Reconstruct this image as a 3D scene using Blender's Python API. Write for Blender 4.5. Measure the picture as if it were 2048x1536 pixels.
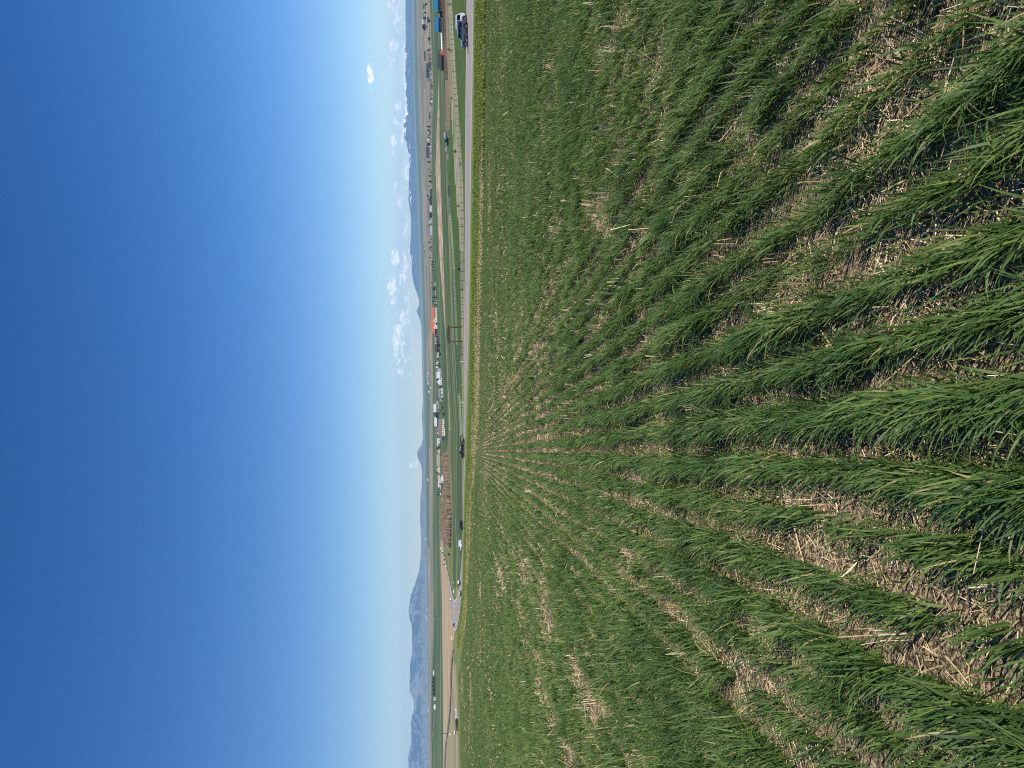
import bpy, math, random
import numpy as np
from mathutils import Matrix, Vector

# ---------------------------------------------------------------- camera
SC = bpy.context.scene
for o in list(bpy.data.objects):
    bpy.data.objects.remove(o)
F = 1450.0                       # focal length in photo pixels (photo 2048 x 1536, held sideways: up is picture-left)
PITCH = math.atan(181.0/1450.0)
ROLL = math.atan(18.0/1536.0)
FW = Vector((0, math.cos(PITCH), -math.sin(PITCH)))
R0 = Vector((1, 0, 0)); U0 = Vector((0, math.sin(PITCH), math.cos(PITCH)))
RT = R0*math.cos(ROLL) - U0*math.sin(ROLL)
UP = U0*math.cos(ROLL) + R0*math.sin(ROLL)
cam_data = bpy.data.cameras.new("camera"); cam = bpy.data.objects.new("camera", cam_data)
SC.collection.objects.link(cam)
X_, Y_, Z_ = -UP, RT, -FW
cam.matrix_world = Matrix(((X_.x, Y_.x, Z_.x, 0), (X_.y, Y_.y, Z_.y, 0), (X_.z, Y_.z, Z_.z, 0), (0, 0, 0, 1)))
cam_data.sensor_fit = 'HORIZONTAL'; cam_data.sensor_width = 36.0
cam_data.lens = 36.0*F/2048.0
cam_data.clip_start = 0.05; cam_data.clip_end = 200000
SC.camera = cam
SC.render.resolution_x = 1024; SC.render.resolution_y = 768
EYE = 1.6

# ---------------------------------------------------------------- light
SUN_DIR = Vector((0.66, -0.58, 0.0)).normalized()
SUN_EL = math.radians(46)
S = Vector((SUN_DIR.x*math.cos(SUN_EL), SUN_DIR.y*math.cos(SUN_EL), math.sin(SUN_EL)))
sd = bpy.data.lights.new("sun", 'SUN'); sd.energy = 5.0; sd.angle = math.radians(0.5); sd.color = (1.0, 0.95, 0.86)
sun = bpy.data.objects.new("sun", sd); SC.collection.objects.link(sun)
sun.rotation_mode = 'QUATERNION'; sun.rotation_quaternion = S.to_track_quat('Z', 'Y')

SC.view_settings.view_transform = 'Standard'; SC.view_settings.look = 'None'
SC.view_settings.gamma = 1.0; SC.view_settings.exposure = 0.27
SC.render.engine = 'CYCLES'
SC.cycles.max_bounces = 6; SC.cycles.diffuse_bounces = 3; SC.cycles.glossy_bounces = 2
SC.cycles.transmission_bounces = 3; SC.cycles.volume_bounces = 1; SC.cycles.transparent_max_bounces = 6
SC.cycles.filter_width = 1.05; SC.cycles.sample_clamp_indirect = 4.0
SC.cycles.use_denoising = False; SC.cycles.denoiser = 'OPENIMAGEDENOISE'; SC.cycles.denoising_prefilter = 'ACCURATE'

class NT:
    """small helper round a node tree"""
    def __init__(s, tree): s.t = tree; s.t.nodes.clear()
    def n(s, typ, **kw):
        nd = s.t.nodes.new(typ)
        for k, v in kw.items():
            if k.startswith('i_'):
                key = k[2:]
                key = int(key) if key.isdigit() else key.replace('_', ' ')
                sock = nd.inputs[key]
                if isinstance(v, bpy.types.NodeSocket): s.t.links.new(v, sock)
                else: sock.default_value = v
            else: setattr(nd, k, v)
        return nd
    def l(s, a, b): s.t.links.new(a, b)
    def math(s, op, a, b=0.0, c=0.0, clamp=False):
        nd = s.t.nodes.new('ShaderNodeMath'); nd.operation = op; nd.use_clamp = clamp
        for i, v in enumerate((a, b, c)):
            if isinstance(v, bpy.types.NodeSocket): s.t.links.new(v, nd.inputs[i])
            else: nd.inputs[i].default_value = v
        return nd.outputs[0]
    def smooth(s, v, lo, hi):
        nd = s.t.nodes.new('ShaderNodeMapRange'); nd.interpolation_type = 'SMOOTHSTEP'
        s.t.links.new(v, nd.inputs[0]); nd.inputs[1].default_value = lo; nd.inputs[2].default_value = hi
        return nd.outputs[0]
    def mix(s, f, a, b):
        nd = s.t.nodes.new('ShaderNodeMix'); nd.data_type = 'RGBA'
        for i, v in ((0, f), (6, a), (7, b)):
            if isinstance(v, bpy.types.NodeSocket): s.t.links.new(v, nd.inputs[i])
            else: nd.inputs[i].default_value = v if i == 0 else (tuple(v) + (1,))[:4]
        return nd.outputs[2]

# ---------------------------------------------------------------- world: sky with far cumulus
W = bpy.data.worlds.new("World"); SC.world = W; W.use_nodes = True
w = NT(W.node_tree)
sky = w.n('ShaderNodeTexSky', sky_type='NISHITA'); sky.sun_disc = False
sky.sun_elevation = SUN_EL; sky.sun_rotation = -math.atan2(SUN_DIR.x, SUN_DIR.y)
sky.altitude = 1400; sky.air_density = 1.0; sky.dust_density = 0.0; sky.ozone_density = 3.0
tc = w.n('ShaderNodeTexCoord')
sep = w.n('ShaderNodeSeparateXYZ'); w.l(tc.outputs['Generated'], sep.inputs[0])
az = w.math('MULTIPLY', w.math('ARCTAN2', sep.outputs[0], sep.outputs[1]), 57.2958)
el = w.math('MULTIPLY', w.math('ARCSINE', sep.outputs[2]), 57.2958)
def dir_ae(y, x):
    d = FW + RT*((1536-y-768)/F) + UP*((1024-x)/F); d.normalize()
    return math.degrees(math.atan2(d.x, d.y)), math.degrees(math.asin(d.z))
comb = w.n('ShaderNodeCombineXYZ'); w.l(az, comb.inputs[0]); w.l(w.math('MULTIPLY', el, 2.2), comb.inputs[1])
n1 = w.n('ShaderNodeTexNoise'); w.l(comb.outputs[0], n1.inputs['Vector']); n1.inputs['Scale'].default_value = 1.7
n1.inputs['Detail'].default_value = 7; n1.inputs['Roughness'].default_value = 0.62
n2 = w.n('ShaderNodeTexNoise'); w.l(comb.outputs[0], n2.inputs['Vector']); n2.inputs['Scale'].default_value = 0.33
n2.inputs['Detail'].default_value = 5; n2.inputs['Roughness'].default_value = 0.55
# cloud banks: centre (photo y, x), half sizes in px, weight
PUFFS = [(148,741,24,6,.95),(8,787,24,9,.8),(35,795,30,10,.75),(96,787,20,9,.8),(130,781,10,5,.6),(100,805,34,10,.55),
         (212,797,15,7,.75),(245,790,12,6,.6),(285,787,22,7,.9),(262,803,30,9,.6),(345,812,32,10,.75),(402,800,15,7,.8),(372,790,14,6,.5),
         (450,812,34,8,.55),(517,791,17,9,1.),(575,784,18,9,1.05),(600,787,14,6,.8),(635,796,14,6,.45),
         (640,806,22,11,.85),(664,798,24,10,1.05),(684,793,16,8,1.1),(702,794,14,6,.9),(722,797,9,5,.8),(745,800,9,8,1.),
         (700,806,50,9,.55),(555,806,26,12,.7),(520,812,22,10,.7),(478,822,40,8,.5),(610,815,50,12,.5),(760,822,60,10,.4),
         (180,818,60,12,.45),(300,824,60,12,.5),(400,828,40,10,.5),(932,827,13,7,.75),(920,835,22,8,.35),(60,816,60,12,.45),(700,822,70,14,.4),(860,826,40,10,.25),
         (435,776,16,3,.35),(395,762,8,3,.25)]
tot = None
for (py, px, ry, rx, wt) in PUFFS:
    a0, e0 = dir_ae(py, px); da = ry*57.3/F; de = rx*57.3/F
    u_ = w.math('MULTIPLY', w.math('SUBTRACT', az, a0), 1/da)
    v_ = w.math('MULTIPLY', w.math('SUBTRACT', el, e0), 1/de)
    q = w.math('ADD', w.math('MULTIPLY', u_, u_), w.math('MULTIPLY', v_, v_))
    g = w.math('MULTIPLY', w.math('EXPONENT', w.math('MULTIPLY', q, -0.8)), wt)
    tot = g if tot is None else w.math('MAXIMUM', tot, g)
dens = w.math('ADD', tot, w.math('MULTIPLY', w.math('SUBTRACT', n1.outputs[0], 0.5), 2.1))
cl = w.math('MULTIPLY', w.smooth(dens, 0.36, 0.90), w.smooth(tot, 0.03, 0.30))
# thin veil of cloud low over the far range
a_l, e_l = dir_ae(800, 800); a_r, e_r = dir_ae(0, 770)
veil = w.math('MULTIPLY', w.smooth(az, a_l-7, a_l+6), w.math('SUBTRACT', 1.0, w.smooth(el, 0.9, 3.0)))
veil = w.math('MULTIPLY', veil, w.smooth(n2.outputs[0], 0.30, 0.62))
bg = w.n('ShaderNodeBackground'); bg.inputs['Strength'].default_value = 0.094
cl_white = w.mix(w.smooth(n1.outputs[0], 0.35, 0.7), (9.6, 10.0, 10.8), (14.0, 13.9, 13.7))
hs = w.n('ShaderNodeHueSaturation', i_Hue=0.510, i_Saturation=1.35, i_Value=1.04); w.l(sky.outputs[0], hs.inputs['Color'])
c1 = w.mix(w.math('MULTIPLY', veil, 0.42), hs.outputs[0], (5.6, 6.9, 8.4))
c2 = w.mix(w.math('MULTIPLY', cl, 0.92), c1, cl_white)
w.l(c2, bg.inputs['Color'])
wo = w.n('ShaderNodeOutputWorld'); w.l(bg.outputs[0], wo.inputs[0])
W.cycles.sampling_method = 'MANUAL'; W.cycles.sample_map_resolution = 512

# ---------------------------------------------------------------- scene helpers
COL = SC.collection
def tag(o, label=None, cat=None, group=None, kind=None):
    for k, v in (('label', label), ('category', cat), ('group', group), ('kind', kind)):
        if v: o[k] = v
    return o
def link(o, parent=None):
    COL.objects.link(o)
    if parent is not None: o.parent = parent
    return o
def empty(name, loc, rz=0.0):
    o = bpy.data.objects.new(name, None); o.empty_display_size = 0.5
    o.location = loc; o.rotation_euler = (0, 0, rz); return link(o)
def np_mesh(name, V, Fq, mats, parent=None, tint=None, smooth=False, mi=None):
    """mesh object from numpy arrays; Fq is (n,4) or (n,3)"""
    me = bpy.data.meshes.new(name); k = Fq.shape[1]
    me.vertices.add(len(V)); me.vertices.foreach_set('co', np.ascontiguousarray(V, np.float32).ravel())
    me.loops.add(Fq.size); me.loops.foreach_set('vertex_index', np.ascontiguousarray(Fq, np.int32).ravel())
    me.polygons.add(len(Fq)); me.polygons.foreach_set('loop_start', np.arange(0, Fq.size, k, dtype=np.int32))
    if mi is not None: me.polygons.foreach_set('material_index', np.ascontiguousarray(mi, np.int32))
    for m in (mats if isinstance(mats, (list, tuple)) else [mats]): me.materials.append(m)
    if tint is not None:
        at = me.attributes.new('tint', 'FLOAT', 'POINT'); at.data.foreach_set('value', np.ascontiguousarray(tint, np.float32))
    me.update(calc_edges=True)
    me.polygons.foreach_set('use_smooth', np.full(len(Fq), smooth))
    return link(bpy.data.objects.new(name, me), parent)
class MB:
    """collects solids and links them as one mesh object"""
    def __init__(s): s.v = []; s.f = []; s.m = []
    def add(s, vs, fs, mi=0):
        b = len(s.v); s.v += [tuple(p) for p in vs]; s.f += [tuple(b+i for i in f) for f in fs]; s.m += [mi]*len(fs); return s
    def box(s, x0, x1, y0, y1, z0, z1, mi=0):
        return s.add([(x0,y0,z0),(x1,y0,z0),(x1,y1,z0),(x0,y1,z0),(x0,y0,z1),(x1,y0,z1),(x1,y1,z1),(x0,y1,z1)],
                     [(0,3,2,1),(4,5,6,7),(0,1,5,4),(1,2,6,5),(2,3,7,6),(3,0,4,7)], mi)
    def hexa(s, lo, hi, mi=0):
        """four bottom points and four top points, counter-clockwise"""
        return s.add(list(lo)+list(hi), [(0,3,2,1),(4,5,6,7),(0,1,5,4),(1,2,6,5),(2,3,7,6),(3,0,4,7)], mi)
    def prism(s, prof, y0, y1, mi=0, axis='y'):
        """profile of (a, z) points pushed from y0 to y1"""
        n = len(prof)
        if axis == 'y': vs = [(a, y0, z) for a, z in prof] + [(a, y1, z) for a, z in prof]
        else: vs = [(y0, a, z) for a, z in prof] + [(y1, a, z) for a, z in prof]
        return s.add(vs, [tuple(range(n)), tuple(range(2*n-1, n-1, -1))] + [(i, i+n, (i+1) % n+n, (i+1) % n) for i in range(n)], mi)
    def tube(s, pts, rad, n=7, mi=0):
        pts = [Vector(p) for p in pts]; rad = rad if isinstance(rad, (list, tuple)) else [rad]*len(pts)
        vs = []
        for i, p in enumerate(pts):
            d = (pts[min(i+1, len(pts)-1)] - pts[max(i-1, 0)]).normalized()
            a = d.cross(Vector((0, 0, 1)))
            if a.length < 1e-3: a = Vector((1, 0, 0))
            a.normalize(); b = d.cross(a)
            vs += [p + (a*math.cos(2*math.pi*k/n) + b*math.sin(2*math.pi*k/n))*rad[i] for k in range(n)]
        fs = [(i*n+k, i*n+(k+1) % n, (i+1)*n+(k+1) % n, (i+1)*n+k) for i in range(len(pts)-1) for k in range(n)]
        fs += [tuple(range(n-1, -1, -1)), tuple((len(pts)-1)*n+k for k in range(n))]
        return s.add(vs, fs, mi)
    def build(s, name, mats, parent=None, bevel=0):
        me = bpy.data.meshes.new(name); me.from_pydata(s.v, [], s.f)
        for m in (mats if isinstance(mats, (list, tuple)) else [mats]): me.materials.append(m)
        me.polygons.foreach_set('material_index', s.m); me.update()
        o = link(bpy.data.objects.new(name, me), parent)
        if bevel:
            bv = o.modifiers.new('bevel', 'BEVEL'); bv.width = bevel; bv.segments = 2; bv.limit_method = 'ANGLE'
        return o

# ---------------------------------------------------------------- materials
def pmat(name, col, rough=0.8, spec=0.3, metal=0.0, var=0.12, scale=3.0, detail=4, col2=None, bump=0.0, coat=0.0, stretch=None):
    """principled material with a procedural mottling between two tones"""
    m = bpy.data.materials.new(name); m.use_nodes = True; t = NT(m.node_tree)
    g = t.n('ShaderNodeNewGeometry'); vec = g.outputs['Position']
    if stretch:
        mp = t.n('ShaderNodeMapping'); t.l(vec, mp.inputs[0]); mp.inputs['Scale'].default_value = stretch; vec = mp.outputs[0]
    nz = t.n('ShaderNodeTexNoise'); t.l(vec, nz.inputs['Vector']); nz.inputs['Scale'].default_value = scale; nz.inputs['Detail'].default_value = detail
    lo = tuple(c*(1-var) for c in col); hi = col2 if col2 else tuple(min(1, c*(1+var)) for c in col)
    c = t.mix(t.smooth(nz.outputs[0], 0.35, 0.65), lo, hi)
    b = t.n('ShaderNodeBsdfPrincipled', i_Roughness=rough, i_Metallic=metal); t.l(c, b.inputs['Base Color'])
    b.inputs['Specular IOR Level'].default_value = spec; b.inputs['Coat Weight'].default_value = coat
    if bump:
        bp = t.n('ShaderNodeBump'); bp.inputs['Strength'].default_value = bump; bp.inputs['Distance'].default_value = 0.02
        t.l(nz.outputs[0], bp.inputs['Height']); t.l(bp.outputs[0], b.inputs['Normal'])
    o = t.n('ShaderNodeOutputMaterial'); t.l(b.outputs[0], o.inputs[0]); return m
def land(name, layers, rough=0.95):
    """ground cover: base colour, then (colour, noise scale xyz, threshold lo, hi, detail) patches over it"""
    m = bpy.data.materials.new(name); m.use_nodes = True; t = NT(m.node_tree)
    g = t.n('ShaderNodeNewGeometry')
    c = layers[0]
    c = tuple(c) + (1,)
    rgb = t.n('ShaderNodeRGB'); rgb.outputs[0].default_value = c; cur = rgb.outputs[0]
    for k, (col, sc, lo, hi, det) in enumerate(layers[1:]):
        mp = t.n('ShaderNodeMapping'); t.l(g.outputs['Position'], mp.inputs[0]); mp.inputs['Scale'].default_value = (sc[0], sc[1], sc[0]*0.5)
        mp.inputs['Location'].default_value = (k*13.7, k*5.1, 0)
        if len(sc) > 2: mp.inputs['Rotation'].default_value = (0, 0, math.radians(sc[2]))
        nz = t.n('ShaderNodeTexNoise'); t.l(mp.outputs[0], nz.inputs['Vector']); nz.inputs['Scale'].default_value = 1.0
        nz.inputs['Detail'].default_value = det; nz.inputs['Roughness'].default_value = 0.6
        cur = t.mix(t.smooth(nz.outputs[0], lo, hi), cur, col)
    b = t.n('ShaderNodeBsdfPrincipled', i_Roughness=rough); t.l(cur, b.inputs['Base Color']); b.inputs['Specular IOR Level'].default_value = 0.1
    o = t.n('ShaderNodeOutputMaterial'); t.l(b.outputs[0], o.inputs[0]); return m
# ---------------------------------------------------------------- terrain
# Each table: how far away (m, along the view) a boundary between two kinds of ground lies and where it shows.
def px(v): return 760.0 + v/8.5333
TY = [0,170,340,510,680,850,1020,1105,1190,1265,1356,1450,1536]
BND = {
 'h':  ([545,572,622,676,712,737,775,788,800,808,822,828,832], [24000]*13),
 'c1': ([575,590,640,700,748,765,783,795,806,814,826,832,836], [16000]*13),
 'c2': ([620,645,700,742,792,800,800,808,815,823,832,835,838], [10000]*13),
 'c3': ([850,905,880,885,895,905,903,906,910,905,880,872,880], [2100,2100,2200,2200,2300,2500,2800,2900,3000,3000,3000,3000,3000]),
 'c4': ([1000,1000,945,1012,1122,1185,1032,1035,1055,1062,1072,1076,1080], [1000,1100,1300,1100,900,800,1500,1500,1500,1500,1500,1500,1500]),
 'c5': ([1003,1005,1030,1080,1128,1200,1240,1245,1252,1266,1275,1290,1300], [950,1050,900,750,700,700,620,640,620,600,640,700,700]),
 'c6': ([1139,1189,1185,1270,1335,1395,1390,1394,1325,1280,1295,1310,1320], [330,380,400,400,400,430,450,500,540,570,600,650,650]),
 'c7': ([1225,1310,1415,1445,1432,1430,1410,1400,1333,1284,1305,1330,1340], [272,245,220,202,236,280,345,410,500,560,580,600,600]),
 'c8': ([1478,1462,1450,1449,1442,1438,1415,1404,1340,1286,1310,1345,1355], None),
 'c9': ([1595,1578,1553,1535,1510,1465,1428,1411,1392,1290,1315,1355,1365], None),
}
FE = ([0,170,340,510,680,850,1020,1190,1250,1290,1356,1450,1536],
      [1830,1820,1790,1768,1728,1690,1570,1505,1470,1405,1342,1372,1385],
      [58,60,65,70,80,90,115,150,170,200,220,200,190])
def hor(y): return 834.0 + 18.0*y/1536.0
def ray(y, x):
    return FW + RT*((768.0-y)/F) + UP*((1024.0-x)/F)
def at(y, x, D):
    d = ray(y, x); return d*(D/d.y)
def d_road(y): return 154.8/((768.0-y)/F + 0.62)
ORDER = ['h','c1','c2','c3','c4','c5','c6','c7','c8','c9','fe']
def boundary(k, y):
    if k == 'fe': return px(np.interp(y, FE[0], FE[1])), float(np.interp(y, FE[0], FE[2]))
    xs, ds = BND[k]; x = px(np.interp(y, TY, xs))
    if ds is not None: return x, float(np.interp(y, TY, ds))
    yy = min(y, 1265.0); D = d_road(yy)
    if y > 1265: D = float(np.interp(y, [1265,1356,1450,1536], [555,552,565,565]))
    if k == 'c9':
        x8 = px(np.interp(y, TY, BND['c8'][0])); D = D*min(0.985, (x8-hor(y))/(x-hor(y)))
    return x, D
def column(y):
    """points of the ground from far to the foot of the camera, in photo column y"""
    yc = min(max(y, 0.0), 1536.0); out = []
    for k in ORDER:
        x, D = boundary(k, yc); P = at(yc, x, D)
        if y != yc:
            e = at(y, hor(y), D); P = Vector((P.x + (e.x - at(yc, hor(yc), D).x), D, P.z))
        out.append(P)
    out.append(Vector((0, 0, -EYE)))
    return out
def ground_at(y, x):
    """the ground seen at photo point (y, x)"""
    c = column(y); v = x-1024.0
    g = [UP.dot(P)*F + v*FW.dot(P) for P in c]
    for i in range(len(c)-1):
        if (g[i] > 0) != (g[i+1] > 0):
            t = g[i]/(g[i]-g[i+1]); return c[i].lerp(c[i+1], t)
    return c[0]
def y_of(P): return 768.0 - F*RT.dot(P)/FW.dot(P)
def ground_z(X, Yw):
    z = -15.0*min(1, Yw/150)
    for _ in range(3):
        y = y_of(Vector((X, Yw, z))); c = column(y)
        for i in range(len(c)-1):
            if c[i].y >= Yw >= c[i+1].y:
                t = (c[i].y-Yw)/(c[i].y-c[i+1].y); z = c[i].z*(1-t) + c[i+1].z*t; break
        else: z = c[0].z
    return z
def on_ground(X, Yw, dz=0.0): return Vector((X, Yw, ground_z(X, Yw)+dz))

yy = list(np.arange(-30, 1567, 5.0)) + [-60,-100,-160,-240,-350,-500,-700,-1000,-1500,-2300,-3600] + [1600,1650,1720,1820,1950,2150,2450,2900,3600,4800]
yy = sorted(yy, reverse=True)
COLS = np.array([[tuple(P) for P in column(y)] for y in yy])     # (ncol, 12, 3)
YA = np.array(yy)
M_ = {}
M_['plain'] = land('far_plain', [(.20,.20,.13), ((.10,.15,.09),(.0004,.0012),.42,.54,3), ((.30,.27,.18),(.001,.003),.48,.58,3)])
M_['teal'] = land('far_wheat', [(.075,.125,.07), ((.10,.15,.08),(.0006,.001),.45,.6,3), ((.2,.2,.13),(.0012,.0025),.56,.64,3)])
M_['dry'] = land('dry_rangeland', [(.29,.235,.17), ((.15,.155,.105),(.0012,.0030),.40,.52,6), ((.075,.10,.075),(.0009,.007,7),.56,.62,4), ((.38,.30,.225),(.002,.006),.50,.60,4), ((.13,.135,.09),(.008,.010),.54,.62,5)])
M_['valley'] = land('valley_crop', [(.058,.092,.043), ((.078,.115,.05),(.003,.006),.45,.55,4), ((.16,.19,.09),(.002,.012,5),.52,.62,3)])
M_['dirt'] = land('bare_dirt', [(.36,.275,.19), ((.22,.155,.10),(.16,.10),.46,.54,6), ((.56,.43,.28),(.05,.03),.50,.60,5), ((.11,.14,.05),(.02,.02),.60,.66,5)])
M_['stubble'] = land('tilled_field', [(.36,.26,.15), ((.43,.33,.21),(.004,.03),.45,.58,3), ((.30,.21,.12),(.003,.04),.56,.66,3)])
M_['olive'] = land('olive_grass', [(.15,.165,.055), ((.24,.21,.10),(.015,.02),.48,.64,5), ((.10,.14,.045),(.03,.05),.55,.68,4)])
M_['tanfield'] = land('pale_field', [(.27,.235,.13), ((.33,.28,.17),(.004,.02),.45,.6,4), ((.19,.19,.10),(.006,.03),.52,.66,4)])
M_['brushland'] = land('brushland', [(.155,.145,.075), ((.22,.175,.10),(.02,.03),.48,.62,6), ((.13,.13,.06),(.05,.05),.55,.68,5)])
M_['crop'] = land('green_crop', [(.052,.088,.036), ((.075,.112,.045),(.006,.012),.44,.56,4), ((.20,.225,.11),(.003,.045,6),.55,.64,3), ((.105,.11,.055),(.004,.05,-5),.54,.62,4)])
M_['pasture'] = land('pasture', [(.055,.098,.020), ((.072,.12,.026),(.03,.02),.45,.62,4)])
M_['tangrass'] = land('tan_grass', [(.24,.215,.135), ((.13,.155,.07),(.02,.12),.44,.54,5), ((.38,.34,.23),(.05,.15),.52,.62,4)])
M_['paddock'] = land('paddock_dirt', [(.26,.185,.125), ((.20,.145,.095),(.05,.1),.45,.6,5), ((.32,.25,.17),(.1,.1),.58,.68,4)])
M_['roadside'] = land('roadside_grass', [(.055,.095,.024), ((.085,.125,.032),(.15,.25),.46,.62,5), ((.20,.21,.10),(.2,.35),.60,.70,5)])
M_['verge'] = land('verge_grass', [(.135,.175,.04), ((.18,.21,.055),(.08,.12),.42,.60,6), ((.065,.115,.02),(.3,.5),.56,.68,6), ((.28,.25,.12),(.06,.10),.60,.70,6)])
M_['soil'] = None
def strip(name, i, n, mats, pick=None, ymin=-1e9, ymax=1e9, extra=None, n2=None):
    """one sheet between boundaries i and i+1 (n rows)"""
    use = [j for j in range(len(YA)) if ymin <= YA[j] <= ymax]
    if len(use) < 2: return None
    c = COLS[use]; ya = YA[use]; nc = len(use)
    t = np.linspace(0, 1, n+1)[:, None, None]
    V = c[None, :, i, :]*(1-t) + c[None, :, i+1, :]*t
    if extra is not None: V = extra(V, t, ya)
    V = V.reshape(-1, 3)
    a = (np.arange(n)[:, None]*nc + np.arange(nc-1)[None, :]).ravel()
    Fq = np.stack([a, a+nc, a+nc+1, a+1], 1)
    mi = None
    if pick is not None:
        cen = V[Fq].mean(1)
        mi = np.array([pick(cen[k], ya[k % (nc-1)]) for k in range(len(cen))])
    o = np_mesh(name, V, Fq, mats, mi=mi, smooth=True); tag(o, kind='structure'); return o
def xof(P):
    P = Vector(P); return 1024.0 - F*UP.dot(P)/FW.dot(P)
def roll_noise(amp, lam):
    def f(V, t, ya):
        k = np.sin(V[..., 0]/lam*2.1+1.3)*np.sin(V[..., 1]/lam*1.3) + 0.5*np.sin(V[..., 0]/lam*5.3+V[..., 1]/lam*3.1)
        V = V.copy(); V[..., 2] += amp*k*np.sin(np.pi*t[..., 0]); return V
    return f
strip('far_plain_field', 0, 6, [M_['plain']])
strip('far_wheat_field', 1, 6, [M_['teal']])
def p_dry(c, y):
    x = xof(c)
    k = np.interp(y, [0, 680, 850, 1020, 1190, 1536], [.9, .9, .55, .45, 0, 0])
    hi_ = 760+ (800+40*k)/8.533
    return 1 if (760 < y < 1100 and x < px(840) and x > px(798)) else 0
strip('dry_hills', 2, 24, [M_['dry'], M_['teal']], pick=p_dry, extra=roll_noise(2.5, 420))
strip('valley_field', 3, 10, [M_['valley']])
ARM = ([1020,1085,1120,1160,1190,1265,1300,1356,1450,1536], [1050,1072,1112,1172,1215,1262,1240,1219,1150,1105])
def p_dirt(c, y):
    if y < 862: return 0
    if y < 900 + 30*math.sin(c[0]*.02): return 3
    if y < 1085: return 1
    x = xof(c)
    if x < px(np.interp(y, *ARM)): return 2
    return 3 if y < 1330 else 4
strip('dirt_field', 4, 14, [M_['dirt'], M_['brushland'], M_['stubble'], M_['olive'], M_['tanfield']], pick=p_dirt)
strip('green_crop_field', 5, 10, [M_['crop'], M_['olive'], M_['paddock'], M_['tanfield']],
      pick=lambda c, y: 3 if y > 1330 else (1 if y > 1175 else (2 if (y < 262 and xof(c) > np.interp(y, [0, 110, 262], [885.0, 889.0, 893.0]) and xof(c) < np.interp(y, [0, 262], [893.0, 898.5])) else 0)))
def p_past(c, y):
    x = xof(c); lim = np.interp(y, [0,170,340,510,680,850,1100], [885, 899, 908.5, 920.3, 922.3, 924.5, 924])
    if y > 1175: return 2 if y < 1330 else 3
    return 1 if x > lim else 0
strip('pasture', 6, 12, [M_['pasture'], M_['tangrass'], M_['olive'], M_['tanfield']], pick=p_past)
strip('roadside_strip', 7, 5, [M_['roadside'], M_['olive'], M_['tangrass']], pick=lambda c, y: (2 if 560 < y < 905 else 0) if y < 1160 else 1)
# asphalt
def asphalt():
    m = bpy.data.materials.new('asphalt'); m.use_nodes = True; t = NT(m.node_tree)
    g = t.n('ShaderNodeNewGeometry')
    mp = t.n('ShaderNodeMapping'); t.l(g.outputs['Position'], mp.inputs[0]); mp.inputs['Rotation'].default_value = (0, 0, math.radians(-58.2)); 
    sp = t.n('ShaderNodeSeparateXYZ'); t.l(g.outputs['Position'], sp.inputs[0])
    # distance across the carriageway (the road runs straight along (-.527,.85))
    ac = t.math('ADD', t.math('MULTIPLY', sp.outputs[0], .850), t.math('MULTIPLY', sp.outputs[1], .527))
    cv = t.n('ShaderNodeCombineXYZ'); t.l(ac, cv.inputs[0])
    al = t.math('ADD', t.math('MULTIPLY', sp.outputs[0], -.527), t.math('MULTIPLY', sp.outputs[1], .850))
    t.l(t.math('MULTIPLY', al, .02), cv.inputs[1])
    nz = t.n('ShaderNodeTexNoise'); t.l(cv.outputs[0], nz.inputs['Vector']); nz.inputs['Scale'].default_value = .55; nz.inputs['Detail'].default_value = 4
    c = t.mix(t.smooth(nz.outputs[0], .35, .65), (.28,.25,.222), (.33,.30,.27))
    n3 = t.n('ShaderNodeTexNoise'); t.l(g.outputs['Position'], n3.inputs['Vector']); n3.inputs['Scale'].default_value = 2.0
    c = t.mix(t.math('MULTIPLY', t.smooth(n3.outputs[0], .5, .7), .3), c, (.22,.19,.175))
    b = t.n('ShaderNodeBsdfPrincipled', i_Roughness=.9); t.l(c, b.inputs['Base Color']); b.inputs['Specular IOR Level'].default_value = .2
    o = t.n('ShaderNodeOutputMaterial'); t.l(b.outputs[0], o.inputs[0]); return m
M_['asphalt'] = asphalt()
M_['shoulder'] = pmat('gravel_shoulder', (.40,.36,.32), .95, .1, var=.2, scale=1.5)
M_['line'] = pmat('road_paint', (.62,.60,.55), .6, .3, var=.1, scale=2)
M_['orange_line'] = pmat('orange_road_paint', (.62,.36,.16), .6, .3, var=.1, scale=2)
strip('road', 8, 12, [M_['asphalt'], M_['shoulder'], M_['olive']], pick=lambda c, y: 2 if y > 1192 else 0)
def drape_line(name, f, wpx, mat, y0, y1, dz, step=4.0):
    V = []; ys = np.arange(y0, y1+.1, step)
    for y in ys:
        for s in (-.5, .5):
            P = ground_at(y, f(y)+s*wpx(y)); V.append((P.x, P.y, P.z+dz))
    a = np.arange(0, len(V)-2, 2); Fq = np.stack([a, a+1, a+3, a+2], 1)
    return tag(np_mesh(name, np.array(V), Fq, mat), kind='structure')
def edge_f(off, k='c8'):
    def f(y):
        x8, _ = boundary('c8', min(max(y,0),1536)); x9, _ = boundary('c9', min(max(y,0),1536)); return x8*(1-off)+x9*off
    return f
drape_line('shoulder_strip', edge_f(.05), lambda y: .09*(edge_f(1)(y)-edge_f(0)(y)), M_['shoulder'], 0, 1190, .012)
drape_line('shoulder_strip', edge_f(.945), lambda y: .10*(edge_f(1)(y)-edge_f(0)(y)), M_['shoulder'], 0, 1190, .012)
drape_line('edge_line', edge_f(.13), lambda y: .018*(edge_f(1)(y)-edge_f(0)(y)), M_['line'], 0, 1190, .02)
drape_line('edge_line', edge_f(.86), lambda y: .018*(edge_f(1)(y)-edge_f(0)(y)), M_['line'], 0, 1190, .02)
drape_line('centre_line', edge_f(.50), lambda y: .018*(edge_f(1)(y)-edge_f(0)(y)), M_['orange_line'], 0, 1190, .02)
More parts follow.
